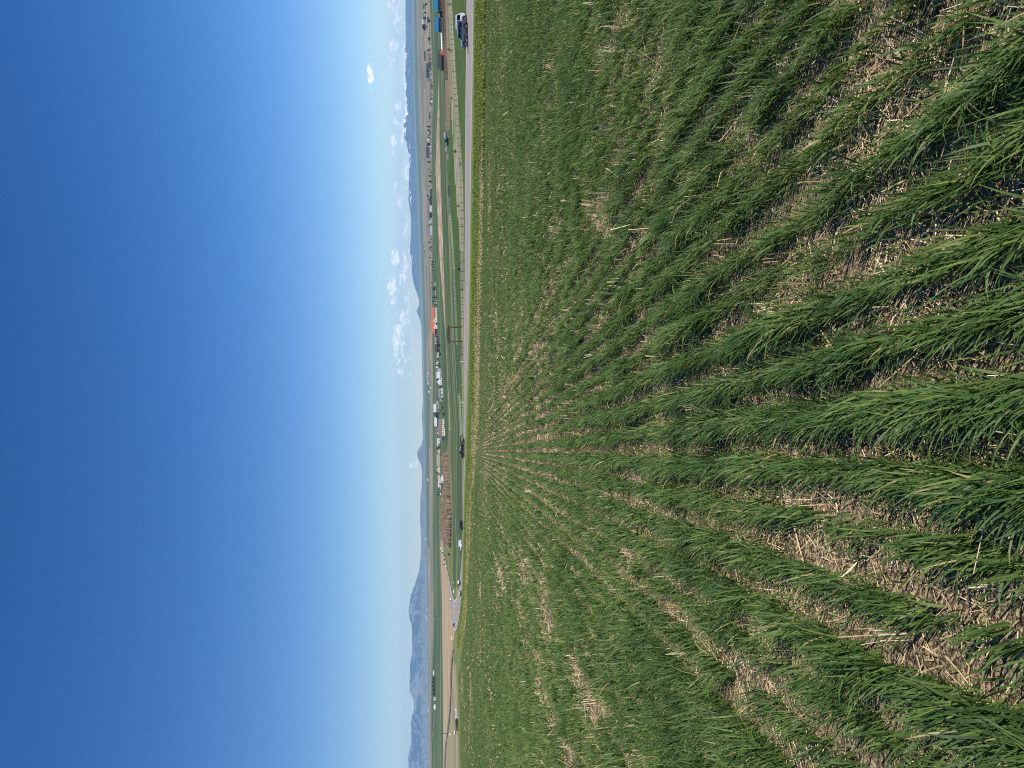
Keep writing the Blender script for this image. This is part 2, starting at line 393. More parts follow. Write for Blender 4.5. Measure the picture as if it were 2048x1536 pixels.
for (ya_, yb_) in ((302, 319), (660, 670)):
    drape_line('clay_stain', edge_f(.22), lambda y: .13*(edge_f(1)(y)-edge_f(0)(y))*math.sin(math.pi*(y-ya_+.2)/(yb_-ya_+.4)), pmat('orange_clay', (.58,.27,.13), .95, .1, var=.3, scale=3), ya_, yb_, .03, 1.0)
# the bend where the road meets the far arm: outline in the photo -> sheet on the ground
def sheet(name, outer, inner, mat, dz, n=70, t0=0., t1=1.):
    def resample(poly):
        P = np.array(poly, float); s = np.r_[0, np.cumsum(np.hypot(*np.diff(P, axis=0).T))]; s /= s[-1]
        # smooth by dense interpolation and averaging
        u = np.linspace(0, 1, n*4); q = np.stack([np.interp(u, s, P[:, 0]), np.interp(u, s, P[:, 1])], 1)
        k = 9; qq = np.array([q[max(0, i-k):i+k+1].mean(0) for i in range(len(q))]); qq[0] = q[0]; qq[-1] = q[-1]
        return qq[::4]
    A, B = resample(outer), resample(inner); V = []
    m = 8
    for i in range(len(A)):
        for j in range(m+1):
            f = t0+(t1-t0)*j/m; q = A[i]*(1-f)+B[i]*f
            P = ground_at(q[0], q[1]); V.append((P.x, P.y, P.z+dz*P.y/500))
    a = (np.arange(len(A)-1)[:, None]*(m+1)+np.arange(m)[None, :]).ravel()
    Fq = np.stack([a, a+1, a+m+2, a+m+1], 1)
    return tag(np_mesh(name, np.array(V), Fq, mat), kind='structure')
OUTER = [(1082,px(1068)),(1100,px(1083)),(1120,px(1108)),(1140,px(1135)),(1160,px(1160)),(1190,px(1188)),(1213,px(1203)),(1231,px(1216)),(1246,px(1232)),(1256,px(1252)),(1264,px(1276)),(1266,px(1290)),(1263,px(1306)),(1254,px(1325)),(1243,px(1345)),(1231,px(1362)),(1213,px(1381)),(1190,px(1392)),(1180,px(1394))]
INNER = [(1082,px(1078)),(1100,px(1100)),(1120,px(1128)),(1140,px(1157)),(1160,px(1190)),(1180,px(1225)),(1190,px(1243)),(1196,px(1256)),(1200,px(1268)),(1202,px(1278)),(1201,px(1288)),(1198,px(1300)),(1194,px(1315)),(1190,px(1330)),(1185,px(1341)),(1180,px(1344)),(1176,px(1347))]
sheet('road_bend', OUTER, INNER, M_['asphalt'], .22)
sheet('shoulder_strip', OUTER, INNER, M_['shoulder'], .30, t0=0., t1=.06)
sheet('shoulder_strip', OUTER, INNER, M_['shoulder'], .30, t0=.86, t1=1.)
sheet('centre_line', OUTER, INNER, M_['orange_line'], .36, t0=.44, t1=.475)
sheet('edge_line', OUTER, INNER, M_['line'], .36, t0=.63, t1=.65)
sheet('edge_line', OUTER, INNER, M_['line'], .36, t0=.12, t1=.14)
strip('verge', 9, 16, [M_['verge']])

# ---------------------------------------------------------------- the wheat field
FA = COLS[:, 10, 0]/COLS[:, 10, 1]; FD = COLS[:, 10, 1]; FS = (COLS[:, 10, 2]+EYE)/COLS[:, 10, 1]
o_ = np.argsort(FA); FA, FD, FS = FA[o_], FD[o_], FS[o_]
def field_z(X, Y): return -EYE + np.interp(X/np.maximum(Y, .01), FA, FS)*np.maximum(Y, 0)
def field_D(X, Y): return np.interp(X/np.maximum(Y, .01), FA, FD)
def vnoise(x, y, seed=0):
    xi = np.floor(x).astype(np.int64); yi = np.floor(y).astype(np.int64); fx = x-xi; fy = y-yi
    fx = fx*fx*(3-2*fx); fy = fy*fy*(3-2*fy)
    def h(a, b):
        n = (a*374761393 + b*668265263 + seed*974634777) & 0xFFFFFFFF
        n = ((n ^ (n >> 13))*1274126177) & 0xFFFFFFFF
        return ((n ^ (n >> 16)) & 0xFFFF)/65535.0
    return (h(xi, yi)*(1-fx)+h(xi+1, yi)*fx)*(1-fy)+(h(xi, yi+1)*(1-fx)+h(xi+1, yi+1)*fx)*fy
RD = Vector((-0.0924, 1.0)).normalized(); RN = Vector((RD.y, -RD.x))    # along and across the drill rows
PITCH_ROW = 0.235
P0 = None
def row_coord(X, Y): return X*RN.x + Y*RN.y
g0 = ground_at(895, 2000); W0 = row_coord(g0.x, g0.y) + PITCH_ROW*.5     # a row stands half a pitch beside the gap seen there
def soil_mat():
    m = bpy.data.materials.new('stubble_soil'); m.use_nodes = True; t = NT(m.node_tree)
    g = t.n('ShaderNodeNewGeometry')
    def nz(s, d=5):
        a = t.n('ShaderNodeTexNoise'); t.l(g.outputs['Position'], a.inputs['Vector']); a.inputs['Scale'].default_value = s; a.inputs['Detail'].default_value = d; a.inputs['Roughness'].default_value = .65; return a.outputs[0]
    c = t.mix(t.smooth(nz(9), .4, .62), (.05,.035,.023), (.11,.076,.048))
    c = t.mix(t.smooth(nz(60, 6), .46, .56), c, (.38,.29,.18))
    c = t.mix(t.smooth(nz(2.2), .52, .66), c, (.30,.22,.13))
    b = t.n('ShaderNodeBsdfPrincipled', i_Roughness=.95); t.l(c, b.inputs['Base Color']); b.inputs['Specular IOR Level'].default_value = .1
    bp = t.n('ShaderNodeBump'); bp.inputs['Strength'].default_value = .8; bp.inputs['Distance'].default_value = .03
    t.l(nz(25), bp.inputs['Height']); t.l(bp.outputs[0], b.inputs['Normal'])
    o = t.n('ShaderNodeOutputMaterial'); t.l(b.outputs[0], o.inputs[0]); return m
M_['soil'] = soil_mat()
ncol = len(YA); tau = np.r_[np.array([1, .8, .62, .48, .37, .28, .21, .155, .115, .08, .055, .037, .022, .01]), 0][:, None, None]
Vf = np.array([0, 0, -EYE])[None, None, :]*(1-tau) + COLS[None, :, 10, :]*tau
nr = Vf.shape[0]; Vf = Vf.reshape(-1, 3)
a_ = (np.arange(nr-1)[:, None]*ncol + np.arange(ncol-1)[None, :]).ravel()
fq = np.stack([a_, a_+ncol, a_+ncol+1, a_+1], 1)
# ground round and behind the camera
b0 = len(Vf); L_, R_ = COLS[0, 10], COLS[-1, 10]
Vf = np.vstack([Vf, [(0, 0, -EYE), tuple(R_), (260, -200, -3), (0, -260, 1), (-260, -200, -3), tuple(L_)]])
fq = np.vstack([fq, [(b0, b0+2, b0+1, b0+1), (b0, b0+3, b0+2, b0+2), (b0, b0+4, b0+3, b0+3), (b0, b0+5, b0+4, b0+4)]])
tri = fq[-4:, :3]; fq = fq[:-4]
fld = np_mesh('field_ground', Vf, fq, [M_['soil']], smooth=True); tag(fld, kind='structure')
np_mesh('field_ground_behind', Vf[b0:], tri-b0, [M_['soil']], smooth=True)['kind'] = 'structure'

def blade_mat(name, stops, rough=.5, trans=.35, spec=.28):
    m = bpy.data.materials.new(name); m.use_nodes = True; t = NT(m.node_tree)
    at_ = t.n('ShaderNodeAttribute'); at_.attribute_name = 'tint'
    cr = t.n('ShaderNodeValToRGB'); t.l(at_.outputs['Fac'], cr.inputs[0])
    e = cr.color_ramp.elements
    e[0].position = stops[0][0]; e[0].color = stops[0][1]+(1,); e[1].position = stops[-1][0]; e[1].color = stops[-1][1]+(1,)
    for p, c in stops[1:-1]:
        q = e.new(p); q.color = c+(1,)
    b = t.n('ShaderNodeBsdfPrincipled', i_Roughness=rough); t.l(cr.outputs[0], b.inputs['Base Color']); b.inputs['Specular IOR Level'].default_value = spec
    if trans:
        tr = t.n('ShaderNodeBsdfTranslucent'); t.l(t.mix(.5, cr.outputs[0], (.16,.26,.03)), tr.inputs[0])
        mx = t.n('ShaderNodeMixShader', i_0=trans); t.l(b.outputs[0], mx.inputs[1]); t.l(tr.outputs[0], mx.inputs[2]); out = mx.outputs[0]
    else: out = b.outputs[0]
    o = t.n('ShaderNodeOutputMaterial'); t.l(out, o.inputs[0]); return m
M_['blade'] = blade_mat('wheat_blade', [(0, (.026,.064,.018)), (.45, (.060,.114,.026)), (.8, (.105,.182,.040)), (.93, (.19,.245,.065)), (.95, (.40,.31,.13)), (1, (.48,.39,.20))])
M_['straw'] = blade_mat('straw', [(0, (.20,.13,.075)), (.3, (.42,.30,.16)), (.75, (.64,.485,.275)), (1, (.78,.69,.50))], rough=.6, trans=0, spec=.3)

def blades(rng, X, Y, L, Wd, th0, th1, phi, tint, ns, prof, z0=0.0, grad=0.0):
    """curved tapering leaves: th = lean from upright at the root and at the tip, phi = compass heading of the lean"""
    n = len(X); Z = field_z(X, Y) + z0
    s = (np.arange(ns)+.5)/ns
    th = th0[:, None] + (th1-th0)[:, None]*s[None, :]**1.3
    dl = (L/ns)[:, None]
    dxy = np.sin(th)*dl; dz = np.cos(th)*dl
    hx, hy = np.cos(phi)[:, None], np.sin(phi)[:, None]
    PX = np.concatenate([X[:, None], X[:, None]+np.cumsum(dxy*hx, 1)], 1)
    PY = np.concatenate([Y[:, None], Y[:, None]+np.cumsum(dxy*hy, 1)], 1)
    PZ = np.concatenate([Z[:, None], Z[:, None]+np.cumsum(dz, 1)], 1)
    gz = np.repeat(Z[:, None], ns+1, 1) if ns < 2 else Z[:, None]
    PZ = np.maximum(PZ, gz+.004-z0*0)
    tw = rng.uniform(-.9, .9, n)                                 # twist of the leaf about its own length
    wx = -np.sin(phi)*np.cos(tw); wy = np.cos(phi)*np.cos(tw); wz = np.sin(tw)
    pr = np.interp(np.linspace(0, 1, ns+1), np.linspace(0, 1, len(prof)), prof)
    h = Wd[:, None]*pr[None, :]*.5
    A = np.stack([PX-wx[:, None]*h, PY-wy[:, None]*h, PZ-wz[:, None]*h], 2)
    B = np.stack([PX+wx[:, None]*h, PY+wy[:, None]*h, PZ+wz[:, None]*h], 2)
    V = np.stack([A, B], 2).reshape(n, -1, 3)
    base = (np.arange(n)*(2*(ns+1)))[:, None]; k = np.arange(ns)*2
    Fq = np.stack([base+k, base+k+1, base+k+3, base+k+2], 2).reshape(-1, 4)
    T = tint[:, None]+np.zeros(ns+1)[None, :]
    if grad: T = np.where(T < .93, np.clip(T+grad*np.interp(np.linspace(0, 1, ns+1), [0, .25, .6, .9, 1], [1.2, .3, 0, .3, 1.0])[None, :], 0, .93), T)
    return V.reshape(-1, 3), Fq, np.repeat(T.ravel(), 2)
def merge(parts):
    V, Fq, T = [], [], []; b = 0
    for v, f, t in parts:
        V.append(v); Fq.append(f+b); T.append(t); b += len(v)
    return np.vstack(V), np.vstack(Fq), np.concatenate(T)
def rows_in(Y0, Y1, per_m, rng, margin, edge=1.0):
    """random points on the drill rows in the seen wedge"""
    hw = .585*Y1+margin; area_len = (Y1-Y0)*2*hw/PITCH_ROW; n = int(area_len*per_m)
    Y = rng.uniform(Y0, Y1, n); X = rng.uniform(-hw, hw, n)
    keep = np.abs(X) < .585*Y+margin
    X, Y = X[keep], Y[keep]
    wv = row_coord(X, Y); k = np.round((wv-W0)/PITCH_ROW)
    al = X*RD.x + Y*RD.y
    # rows wander a little and are thinner in places
    wander = (vnoise(al/2.2, k*7.3, 3)-.5)*.034 + (vnoise(al/.5, k*3.1, 4)-.5)*.03
    wander = wander*(1+1.6*right_side(X, Y))
    c = W0 + k*PITCH_ROW + wander
    X = c*RN.x + al*RD.x; Y = c*RN.y + al*RD.y
    D = field_D(X, Y); keep = (Y < D*edge) & (Y > .25)
    return X[keep], Y[keep], k[keep], al[keep]
WIND = math.atan2(.42, -.9)
# spots where the crop is thin and the straw shows: centre and half size as seen in the photo (y, x, ry, rx, weight)
BARE = [(1240,961.8,100,1.7,.95),(1400,941,52,1.5,.95),(1462,938.5,34,1.3,.8),(1368,924,36,3,1.),(1480,931,60,1.2,.6),(1300,930,50,1.0,.6),(1200,950,50,1.,.6),(1110,952,60,1.,.5),
        (400,980,65,3,.7),(640,996,60,5,.5),(800,986,50,6,.6),(780,1003,30,6,.5),(1150,1016,38,16,.7),(1160,1046,50,10,.45),(1380,1165,45,14,.7),(1440,1185,50,20,.6),(1300,1160,40,12,.6),(1500,1160,30,22,.7),
        (300,1245,60,25,.35),(520,1470,60,55,.75),(420,1215,60,25,.4),(1060,1235,40,18,.5),(1120,1260,30,15,.5),(775,1610,22,40,.6),(1200,1640,40,50,.6),(1225,1960,50,70,.8),(1330,1500,30,40,.5),(300,1510,30,30,.5),(885,1880,30,110,.6),(560,1620,25,60,.35)]
def photo_xy(X, Y):
    Z = field_z(X, Y); fw = Y*FW.y+Z*FW.z; rr = X*RT.x+Z*RT.z+Y*RT.y; uu = X*UP.x+Y*UP.y+Z*UP.z
    return 768-F*rr/fw, 1024-F*uu/fw
def bare(X, Y):
    py, qx = photo_xy(X, Y); g = np.zeros(len(X))
    for (a, b, ra, rb, wt) in BARE: g = np.maximum(g, wt*np.exp(-.7*(((py-a)/ra)**2+((qx-b)/rb)**2)))
    return g*(.55+.75*vnoise(X/.6, Y/.9, 71))
def row_thin(k, al): return np.clip((.44-vnoise(k*1.37+.5, al/16., 5))*6, 0, 1)
def right_side(X, Y): return np.clip((X/np.maximum(Y, .5)-.02)/.25, 0, 1)
def thick(X, Y, k, al, far=0.0):
    """how thick the wheat stands at a spot 0..1"""
    cl = vnoise(al/.30, k*5.7, 11); rw = vnoise(k*1.37+.5, k*0+.3, 5)
    pt = vnoise(X/1.9, Y/2.6, 21)*.6+vnoise(X/.75, Y/.9, 22)*.4
    pf = vnoise(X/7., Y/9., 23)
    q = np.clip((Y-6)/14., 0, 1); d = .51+.09*q+(.74-.3*q)*cl - .46*row_thin(k, al) + (1.15-.45*q)*(pt-.5) + .7*(pf-.5)
    rs = right_side(X, Y); d = d*(1-rs)+np.maximum(d, .44+.6*cl+.9*(pt-.5))*rs
    return np.clip(d-.9*bare(X, Y), 0, 1), cl
rng = np.random.default_rng(7)
PROF = [.55, .9, 1.0, .85, .55, .08]
parts = []
for (Y0, Y1, per_m, mg, ns, Lm, Wm, sig) in ((.3, 2.4, 860, 2.8, 7, .255, .0084, .026), (2.4, 5.5, 760, 2.8, 6, .245, .0084, .026), (5.5, 12, 430, 2.8, 4, .22, .0115, .032), (12, 26, 165, 2.8, 3, .21, .0160, .026), (26, 60, 78, 3, 2, .165, .025, .022), (60, 120, 30, 3, 2, .155, .040, .024), (120, 222, 8, 4, 2, .20, .085, .05)):
    X, Y, k, al = rows_in(Y0, Y1, per_m, rng, mg)
    th_, cl = thick(X, Y, k, al)
    keep = rng.uniform(0, 1, len(X)) < np.clip(th_, 0, 1)
    X, Y, cl, th_ = X[keep], Y[keep], cl[keep], th_[keep]
    n = len(X)
    # tufts: blades of one plant share their root; jitter across the row
    stray = rng.uniform(0, 1, n) < (.14 if Y0 < 12 else .06)+.30*right_side(X, Y)*(1 if Y0 < 12 else .5); sg_ = np.where(stray, .07, sig); X = X + rng.normal(0, 1, n)*sg_; Y = Y + rng.normal(0, 1, n)*sg_*.8
    grow = .52+.52*cl*th_+.22*(vnoise(X/1.1, Y/1.4, 31)-.35)
    young = rng.uniform(0, 1, n) < .25
    L = Lm*rng.uniform(.62, 1.25, n)*grow*np.where(young, .6, 1)*np.where(stray, .62, 1)
    phi = WIND + rng.normal(0, .75, n) + (vnoise(X/.8, Y/.8, 33)-.5)*1.0
    side = rng.uniform(0, 1, n) < .12; phi[side] += math.pi*rng.uniform(.6, 1.3, side.sum())
    th0 = np.abs(rng.normal(.20, .14, n)); th1 = th0 + np.abs(rng.normal(.95, .40, n))*np.clip(.5+.6*L/Lm, .4, 1.3)*(1 if Y0 < 12 else (.75 if Y0 < 26 else .5))
    tint = np.clip(rng.normal(.55, .23, n)+.40*(vnoise(X/.4, Y/.4, 35)-.5)+.25*(vnoise(X/9., Y/14., 36)-.5), 0, .925); dead = rng.uniform(0, 1, n) < .016; tint[dead] = rng.uniform(.95, 1, dead.sum())
    parts.append(blades(rng, X, Y, L, Wm*rng.uniform(.55, 1.3, n), th0, th1, phi, tint, ns, PROF, grad=.22 if ns > 2 else .1))
V, Fq, T = merge(parts)
print('wheat quads', len(Fq))
wheat = np_mesh('wheat_crop', V, Fq, M_['blade'], tint=T, smooth=True)
tag(wheat, 'young green wheat in rows leaning with the wind, covering the near field', 'wheat', kind='stuff')
# low weedy volunteer leaves between the rows
parts = []
for (Y0, Y1, dens, ns, Wm) in ((.3, 5, 420, 3, .005), (5, 14, 130, 2, .010)):
    hw = .585*Y1+2.8; n = int((Y1-Y0)*2*hw*dens); Y = rng.uniform(Y0, Y1, n); X = rng.uniform(-hw, hw, n); keep = (np.abs(X) < .585*Y+2.8) & (rng.uniform(0, 1, n) < .25+1.0*vnoise(X/.5, Y/.5, 41)*vnoise(X/3, Y/3, 42)); X, Y = X[keep], Y[keep]; n = len(X)
    parts.append(blades(rng, X, Y, rng.uniform(.03, .10, n), Wm*rng.uniform(.6, 1.3, n), rng.uniform(.2, .9, n), rng.uniform(.8, 1.7, n), rng.uniform(0, 6.28, n), np.clip(rng.normal(.5, .22, n), 0, .92), ns, PROF))
V, Fq, T = merge(parts)
tag(np_mesh('volunteer_grass', V, Fq, M_['blade'], tint=T, smooth=True), 'short thin green weeds sprouting low between the wheat rows', 'weeds', kind='stuff')
# cut stubble standing in clumps in the gaps
parts = []
SP = [1, 1, .95, .9]
for (Y0, Y1, dens, per, Wm, ns) in ((.4, 5.5, 6.5, 11, .0042, 2), (5.5, 13, 6.0, 9, .0068, 2), (13, 30, 7.0, 5, .011, 1), (30, 70, 2.8, 3, .020, 1), (70, 222, .30, 3, .040, 1)):
    hw = .585*Y1+2.8; n = int((Y1-Y0)*2*hw*dens); Y = rng.uniform(Y0, Y1, n); X = rng.uniform(-hw, hw, n)
    keep = (np.abs(X) < .585*Y+2.8); X, Y = X[keep], Y[keep]
    wv = row_coord(X, Y); kk = np.round((wv-W0-.5*PITCH_ROW)/PITCH_ROW); al = X*RD.x+Y*RD.y
    c = W0+(kk+.5)*PITCH_ROW + rng.normal(0, .025 if Y0 < 13 else .016, len(X)); X = c*RN.x+al*RD.x; Y = c*RN.y+al*RD.y
    pk = vnoise(X/1.9, Y/2.6, 21)*.6+vnoise(X/.75, Y/.9, 22)*.4; pf = vnoise(X/7., Y/9., 23)
    rs = right_side(X, Y); thn = np.maximum(row_thin(kk, al), row_thin(kk+1, al))*(1-rs)
    keep = (rng.uniform(0, 1, len(X)) < np.clip((.75 if Y0 < 13 else .42)-(1.0 if Y0 < 13 else .5)*pk+.5*(.5-pf)+.5*thn+.8*bare(X, Y)+.25*(vnoise(X/.35, Y/.5, 91)-.5), .02, 1)) & (Y < field_D(X, Y)) & (Y > .4)
    X, Y = X[keep], Y[keep]; n = len(X)
    lean = rng.normal(0, .10, n); ph = rng.uniform(0, 6.28, n); Lc = rng.uniform(.07, .19, n)*(1 if Y0 < 13 else .62); tc_ = rng.uniform(.35, .92, n)
    rep = lambda a: np.repeat(a, per)
    m = n*per; X = rep(X)+rng.normal(0, .028 if Y0 < 13 else .014, m); Y = rep(Y)+rng.normal(0, .06 if Y0 < 13 else .22, m)
    t0 = np.abs(rep(lean)+rng.normal(0, .19, m)); 
    flop = rng.uniform(0, 1, m) < .22; t0[flop] += rng.uniform(.6, 1.3, flop.sum())
    parts.append(blades(rng, X, Y, rep(Lc)*rng.uniform(.35, 1.15, m), Wm*rng.uniform(.75, 1.25, m), t0, t0+rng.normal(0, .05, m), rep(ph)+rng.normal(0, .9, m), np.clip(rep(tc_)+rng.normal(0, .16, m), 0, 1), ns, SP))
# tighter bundles left standing where a whole plant was cut
for (Y0, Y1, dens, per, Wm, ns) in ((.4, 5.5, 1.9, 20, .0046, 2), (5.5, 13, 1.5, 16, .0072, 2), (13, 32, 1.15, 10, .013, 1), (32, 75, .38, 6, .024, 1), (75, 200, .05, 5, .045, 1)):
    hw = .585*Y1+2.8; n = int((Y1-Y0)*2*hw*dens); Y = rng.uniform(Y0, Y1, n); X = rng.uniform(-hw, hw, n)
    wv = row_coord(X, Y); kk = np.round((wv-W0-.5*PITCH_ROW)/PITCH_ROW); al = X*RD.x+Y*RD.y
    c = W0+(kk+.5)*PITCH_ROW + rng.normal(0, .03, len(X)); X = c*RN.x+al*RD.x; Y = c*RN.y+al*RD.y
    keep = (np.abs(X) < .585*Y+2.8) & (Y < field_D(X, Y)) & (Y > .5) & (rng.uniform(0, 1, n) < .25+.9*bare(X, Y)+1.1*(vnoise(X/1.4, Y/2., 95)-.35)); X, Y = X[keep], Y[keep]; n = len(X)
    size = rng.uniform(.4, 1, n); ln = rng.normal(0, .16, n); ph = rng.uniform(0, 6.28, n); Lc = rng.uniform(.09, .18, n); tc_ = rng.uniform(.45, .95, n)
    rep = lambda a: np.repeat(a, per); m = n*per; kp = rng.uniform(0, 1, m) < rep(size)
    X = rep(X)+rng.normal(0, .026, m)*rep(size); Y = rep(Y)+rng.normal(0, .05, m)*rep(size)
    t0 = rep(ln)+rng.normal(0, .13, m); br = rng.uniform(0, 1, m) < .12; t0[br] += rng.uniform(.5, 1.2, br.sum())
    a = [v[kp] for v in (X, Y, rep(Lc)*rng.uniform(.5, 1.12, m), Wm*rng.uniform(.6, 1.3, m), t0, t0+rng.normal(0, .08, m), rep(ph)+rng.normal(0, .7, m), np.clip(rep(tc_)+rng.normal(0, .17, m), 0, 1))]
    parts.append(blades(rng, *a, ns, SP))
V, Fq, T = merge(parts)
print('stubble quads', len(Fq))
tag(np_mesh('wheat_stubble', V, Fq, M_['straw'], tint=T), 'pale cut straw stubble standing upright in clumps between the wheat rows', 'stubble', kind='stuff')
# straw lying about
parts = []
for (Y0, Y1, dens, Lr, Wm) in ((.3, 4, 2500, (.012, .11), .0036), (.3, 5, 14, (.14, .34), .0048), (4, 10, 1100, (.02, .13), .0052), (5, 12, 8, (.15, .36), .0065), (10, 25, 150, (.05, .2), .012), (25, 60, 15, (.1, .3), .024), (60, 222, .8, (.2, .5), .05)):
    hw = .585*Y1+2.8; n = int((Y1-Y0)*2*hw*dens); Y = rng.uniform(Y0, Y1, n); X = rng.uniform(-hw, hw, n)
    pk = vnoise(X/1.9, Y/2.6, 21)*.6+vnoise(X/.75, Y/.9, 22)*.4
    keep = (np.abs(X) < .585*Y+2.8) & (Y < field_D(X, Y)) & (rng.uniform(0, 1, n) < .30+1.9*(vnoise(X/.28, Y/.28, 52)-.40)+.9*(.5-pk)+.8*bare(X, Y)); X, Y = X[keep], Y[keep]; n = len(X)
    t0 = rng.normal(1.42, .20, n)
    parts.append(blades(rng, X, Y, rng.uniform(*Lr, n), Wm*rng.uniform(.5, 1.3, n), t0, t0+rng.normal(0, .12, n), rng.uniform(0, 6.28, n), np.clip(rng.normal(.50, .27, n), 0, 1), 1 if Y0 > 3 else 2, SP, z0=.006))
V, Fq, T = merge(parts)
print('litter quads', len(Fq))
tag(np_mesh('straw_litter', V, Fq, M_['straw'], tint=T), 'broken tan straw and chaff lying on the dark soil between rows', 'straw', kind='stuff')
# ---------------------------------------------------------------- mountains
CREST = [(-60,440),(0,436),(40,435),(80,440),(104,430),(112,420),(130,413),(150,405),(170,410),(190,415),(210,425),(225,440),(240,402),(255,395),(265,399),(275,405),(285,440),(300,455),(320,482),(330,500),(355,500),(370,490),(385,485),(400,480),(410,500),(420,510),(430,525),(450,528),(470,525),(490,515),(505,510),(512,530),(520,545),(530,540),(545,545),(560,562),(575,595),(590,640),(600,665),(610,667),(617,640),(622,624),(630,650),(640,685),(652,704),(680,712),(720,714),(780,729),(800,733),(815,724),(830,711),(850,724),(870,733),(880,728),(890,705),(900,650),(905,632),(912,640),(920,665),(930,700),(940,714),(970,714),(985,700),(1000,686),(1020,690),(1035,680),(1048,690),(1060,695),(1080,705),(1100,700),(1120,690),(1140,670),(1160,620),(1175,580),(1190,530),(1200,515),(1215,495),(1230,490),(1245,525),(1255,545),(1280,548),(1310,545),(1330,510),(1350,510),(1370,505),(1385,515),(1395,560),(1410,580),(1420,575),(1433,545),(1445,530),(1460,530),(1485,530),(1505,495),(1515,475),(1525,490),(1545,480),(1570,500),(1620,520)]
CY = [c[0] for c in CREST]; CX = [c[1] for c in CREST]
def range_mesh(name, ya, yb, mat, D0, D1, D2, snow=None, apron=0.0, step=2.0, spur=.16):
    ys = np.arange(ya, yb+.1, step); T = np.r_[np.linspace(0, 1, 26), 1.12, 1.4, 2.0]
    V = np.zeros((len(T), len(ys), 3)); tint = np.zeros((len(T), len(ys)))
    for j, y in enumerate(ys):
        yc = min(max(y, 0), 1536)
        xh = px(np.interp(yc, TY, BND['h'][0])); xc = px(np.interp(y, CY, CX))
        foot = at(y, xh+1.2, D0); Dc = D1*(1+.05*math.sin(y/61.)+.03*math.sin(y/23.)); crest = at(y, xc, Dc)
        end = min(1, (y-ya)/12.0+.02, (yb-y)/12.0+.02)
        for i, t in enumerate(T):
            if t <= 1:
                hgt = (apron*t*2 if t < .5 else apron+(1-apron)*(2*t-1)**1.15) if apron else t**1.15
                P = foot.lerp(crest, t); z = foot.z+(crest.z-foot.z)*hgt
                a = vnoise(np.array([y/14.+t*.9]), np.array([t*2.3]), 61)[0]; b = vnoise(np.array([y/5.-t*1.5]), np.array([t*5.]), 62)[0]; c = vnoise(np.array([y/2.2]), np.array([t*11.]), 63)[0]
                r = (1-abs(2*a-1))*.55+(1-abs(2*b-1))*.3+c*.15-.5
                z += (crest.z-foot.z)*spur*2.2*r*math.sin(math.pi*min(1, t))**.7
                z = min(z, P.y*(crest.z/crest.y)*.995 if t < .93 else z)
                V[i, j] = (P.x, P.y, max(z, foot.z-5)*end+foot.z*(1-end))
            else:
                V[i, j] = (crest.x*(1+.15*(t-1)), Dc+(D2-Dc)*(t-1), crest.z+(foot.z-crest.z-60)*(t-1)**.8)
            if snow: tint[i, j] = snow(y, t, V[i, j])
    n, m = len(T), len(ys); V = V.reshape(-1, 3)
    a = (np.arange(n-1)[:, None]*m+np.arange(m-1)[None, :]).ravel(); Fq = np.stack([a, a+1, a+m+1, a+m], 1)
    o = np_mesh(name, V, Fq, mat, tint=tint.ravel(), smooth=True); tag(o, kind='structure'); return o
def mount_mat(name, base, hi, low, snowc=(.85,.87,.9)):
    m = bpy.data.materials.new(name); m.use_nodes = True; t = NT(m.node_tree)
    g = t.n('ShaderNodeNewGeometry'); at_ = t.n('ShaderNodeAttribute'); at_.attribute_name = 'tint'
    def nz(s, d=5, st=(1, 1, 1)):
        mp = t.n('ShaderNodeMapping'); t.l(g.outputs['Position'], mp.inputs[0]); mp.inputs['Scale'].default_value = st
        a = t.n('ShaderNodeTexNoise'); t.l(mp.outputs[0], a.inputs['Vector']); a.inputs['Scale'].default_value = s; a.inputs['Detail'].default_value = d; a.inputs['Roughness'].default_value = .62; return a.outputs[0]
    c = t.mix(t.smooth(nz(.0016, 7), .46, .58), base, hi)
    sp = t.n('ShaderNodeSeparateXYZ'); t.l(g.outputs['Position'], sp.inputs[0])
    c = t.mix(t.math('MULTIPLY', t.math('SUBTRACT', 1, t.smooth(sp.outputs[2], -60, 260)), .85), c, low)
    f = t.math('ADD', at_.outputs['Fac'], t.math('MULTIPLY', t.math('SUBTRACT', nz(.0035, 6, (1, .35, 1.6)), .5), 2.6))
    c = t.mix(t.smooth(f, .42, .58), c, snowc)
    b = t.n('ShaderNodeBsdfPrincipled', i_Roughness=.9); t.l(c, b.inputs['Base Color']); b.inputs['Specular IOR Level'].default_value = .1
    o = t.n('ShaderNodeOutputMaterial'); t.l(b.outputs[0], o.inputs[0]); return m
def snow_f(y, t, P):
    s = 0.0
    if 104 < y < 232: s = .95*max(0, (t-.55)/.3)
    elif 232 <= y < 335: s = .62*max(0, (t-.35)/.4)
    elif 372 < y < 412: s = .62*max(0, min(1, (t-.35)/.3)) if abs((y-392)-22*(1-t)) < 16 else .1
    elif y < 104: s = .36*max(0, (t-.3)/.6)
    elif 505 < y < 535: s = .5*t
    elif y < 560: s = .22*t
    return min(s, 1.0)-.28
range_mesh('snowy_mountains', -300, 664, mount_mat('hazed_snowy_rock', (.05,.085,.12), (.09,.125,.145), (.12,.15,.13)), 24300, 29000, 36000, snow=snow_f, spur=.14)  # bluish rock tones carry part of the distance haze
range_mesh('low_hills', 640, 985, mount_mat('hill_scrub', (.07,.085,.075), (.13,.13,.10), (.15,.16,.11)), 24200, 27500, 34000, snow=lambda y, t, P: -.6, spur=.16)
range_mesh('forested_mountains', 962, 1720, mount_mat('mountain_forest', (.022,.042,.058), (.16,.17,.15), (.17,.18,.14), (.30,.30,.29)), 24200, 28500, 36000, snow=lambda y, t, P: -.42+.25*t, apron=.26, spur=.2)

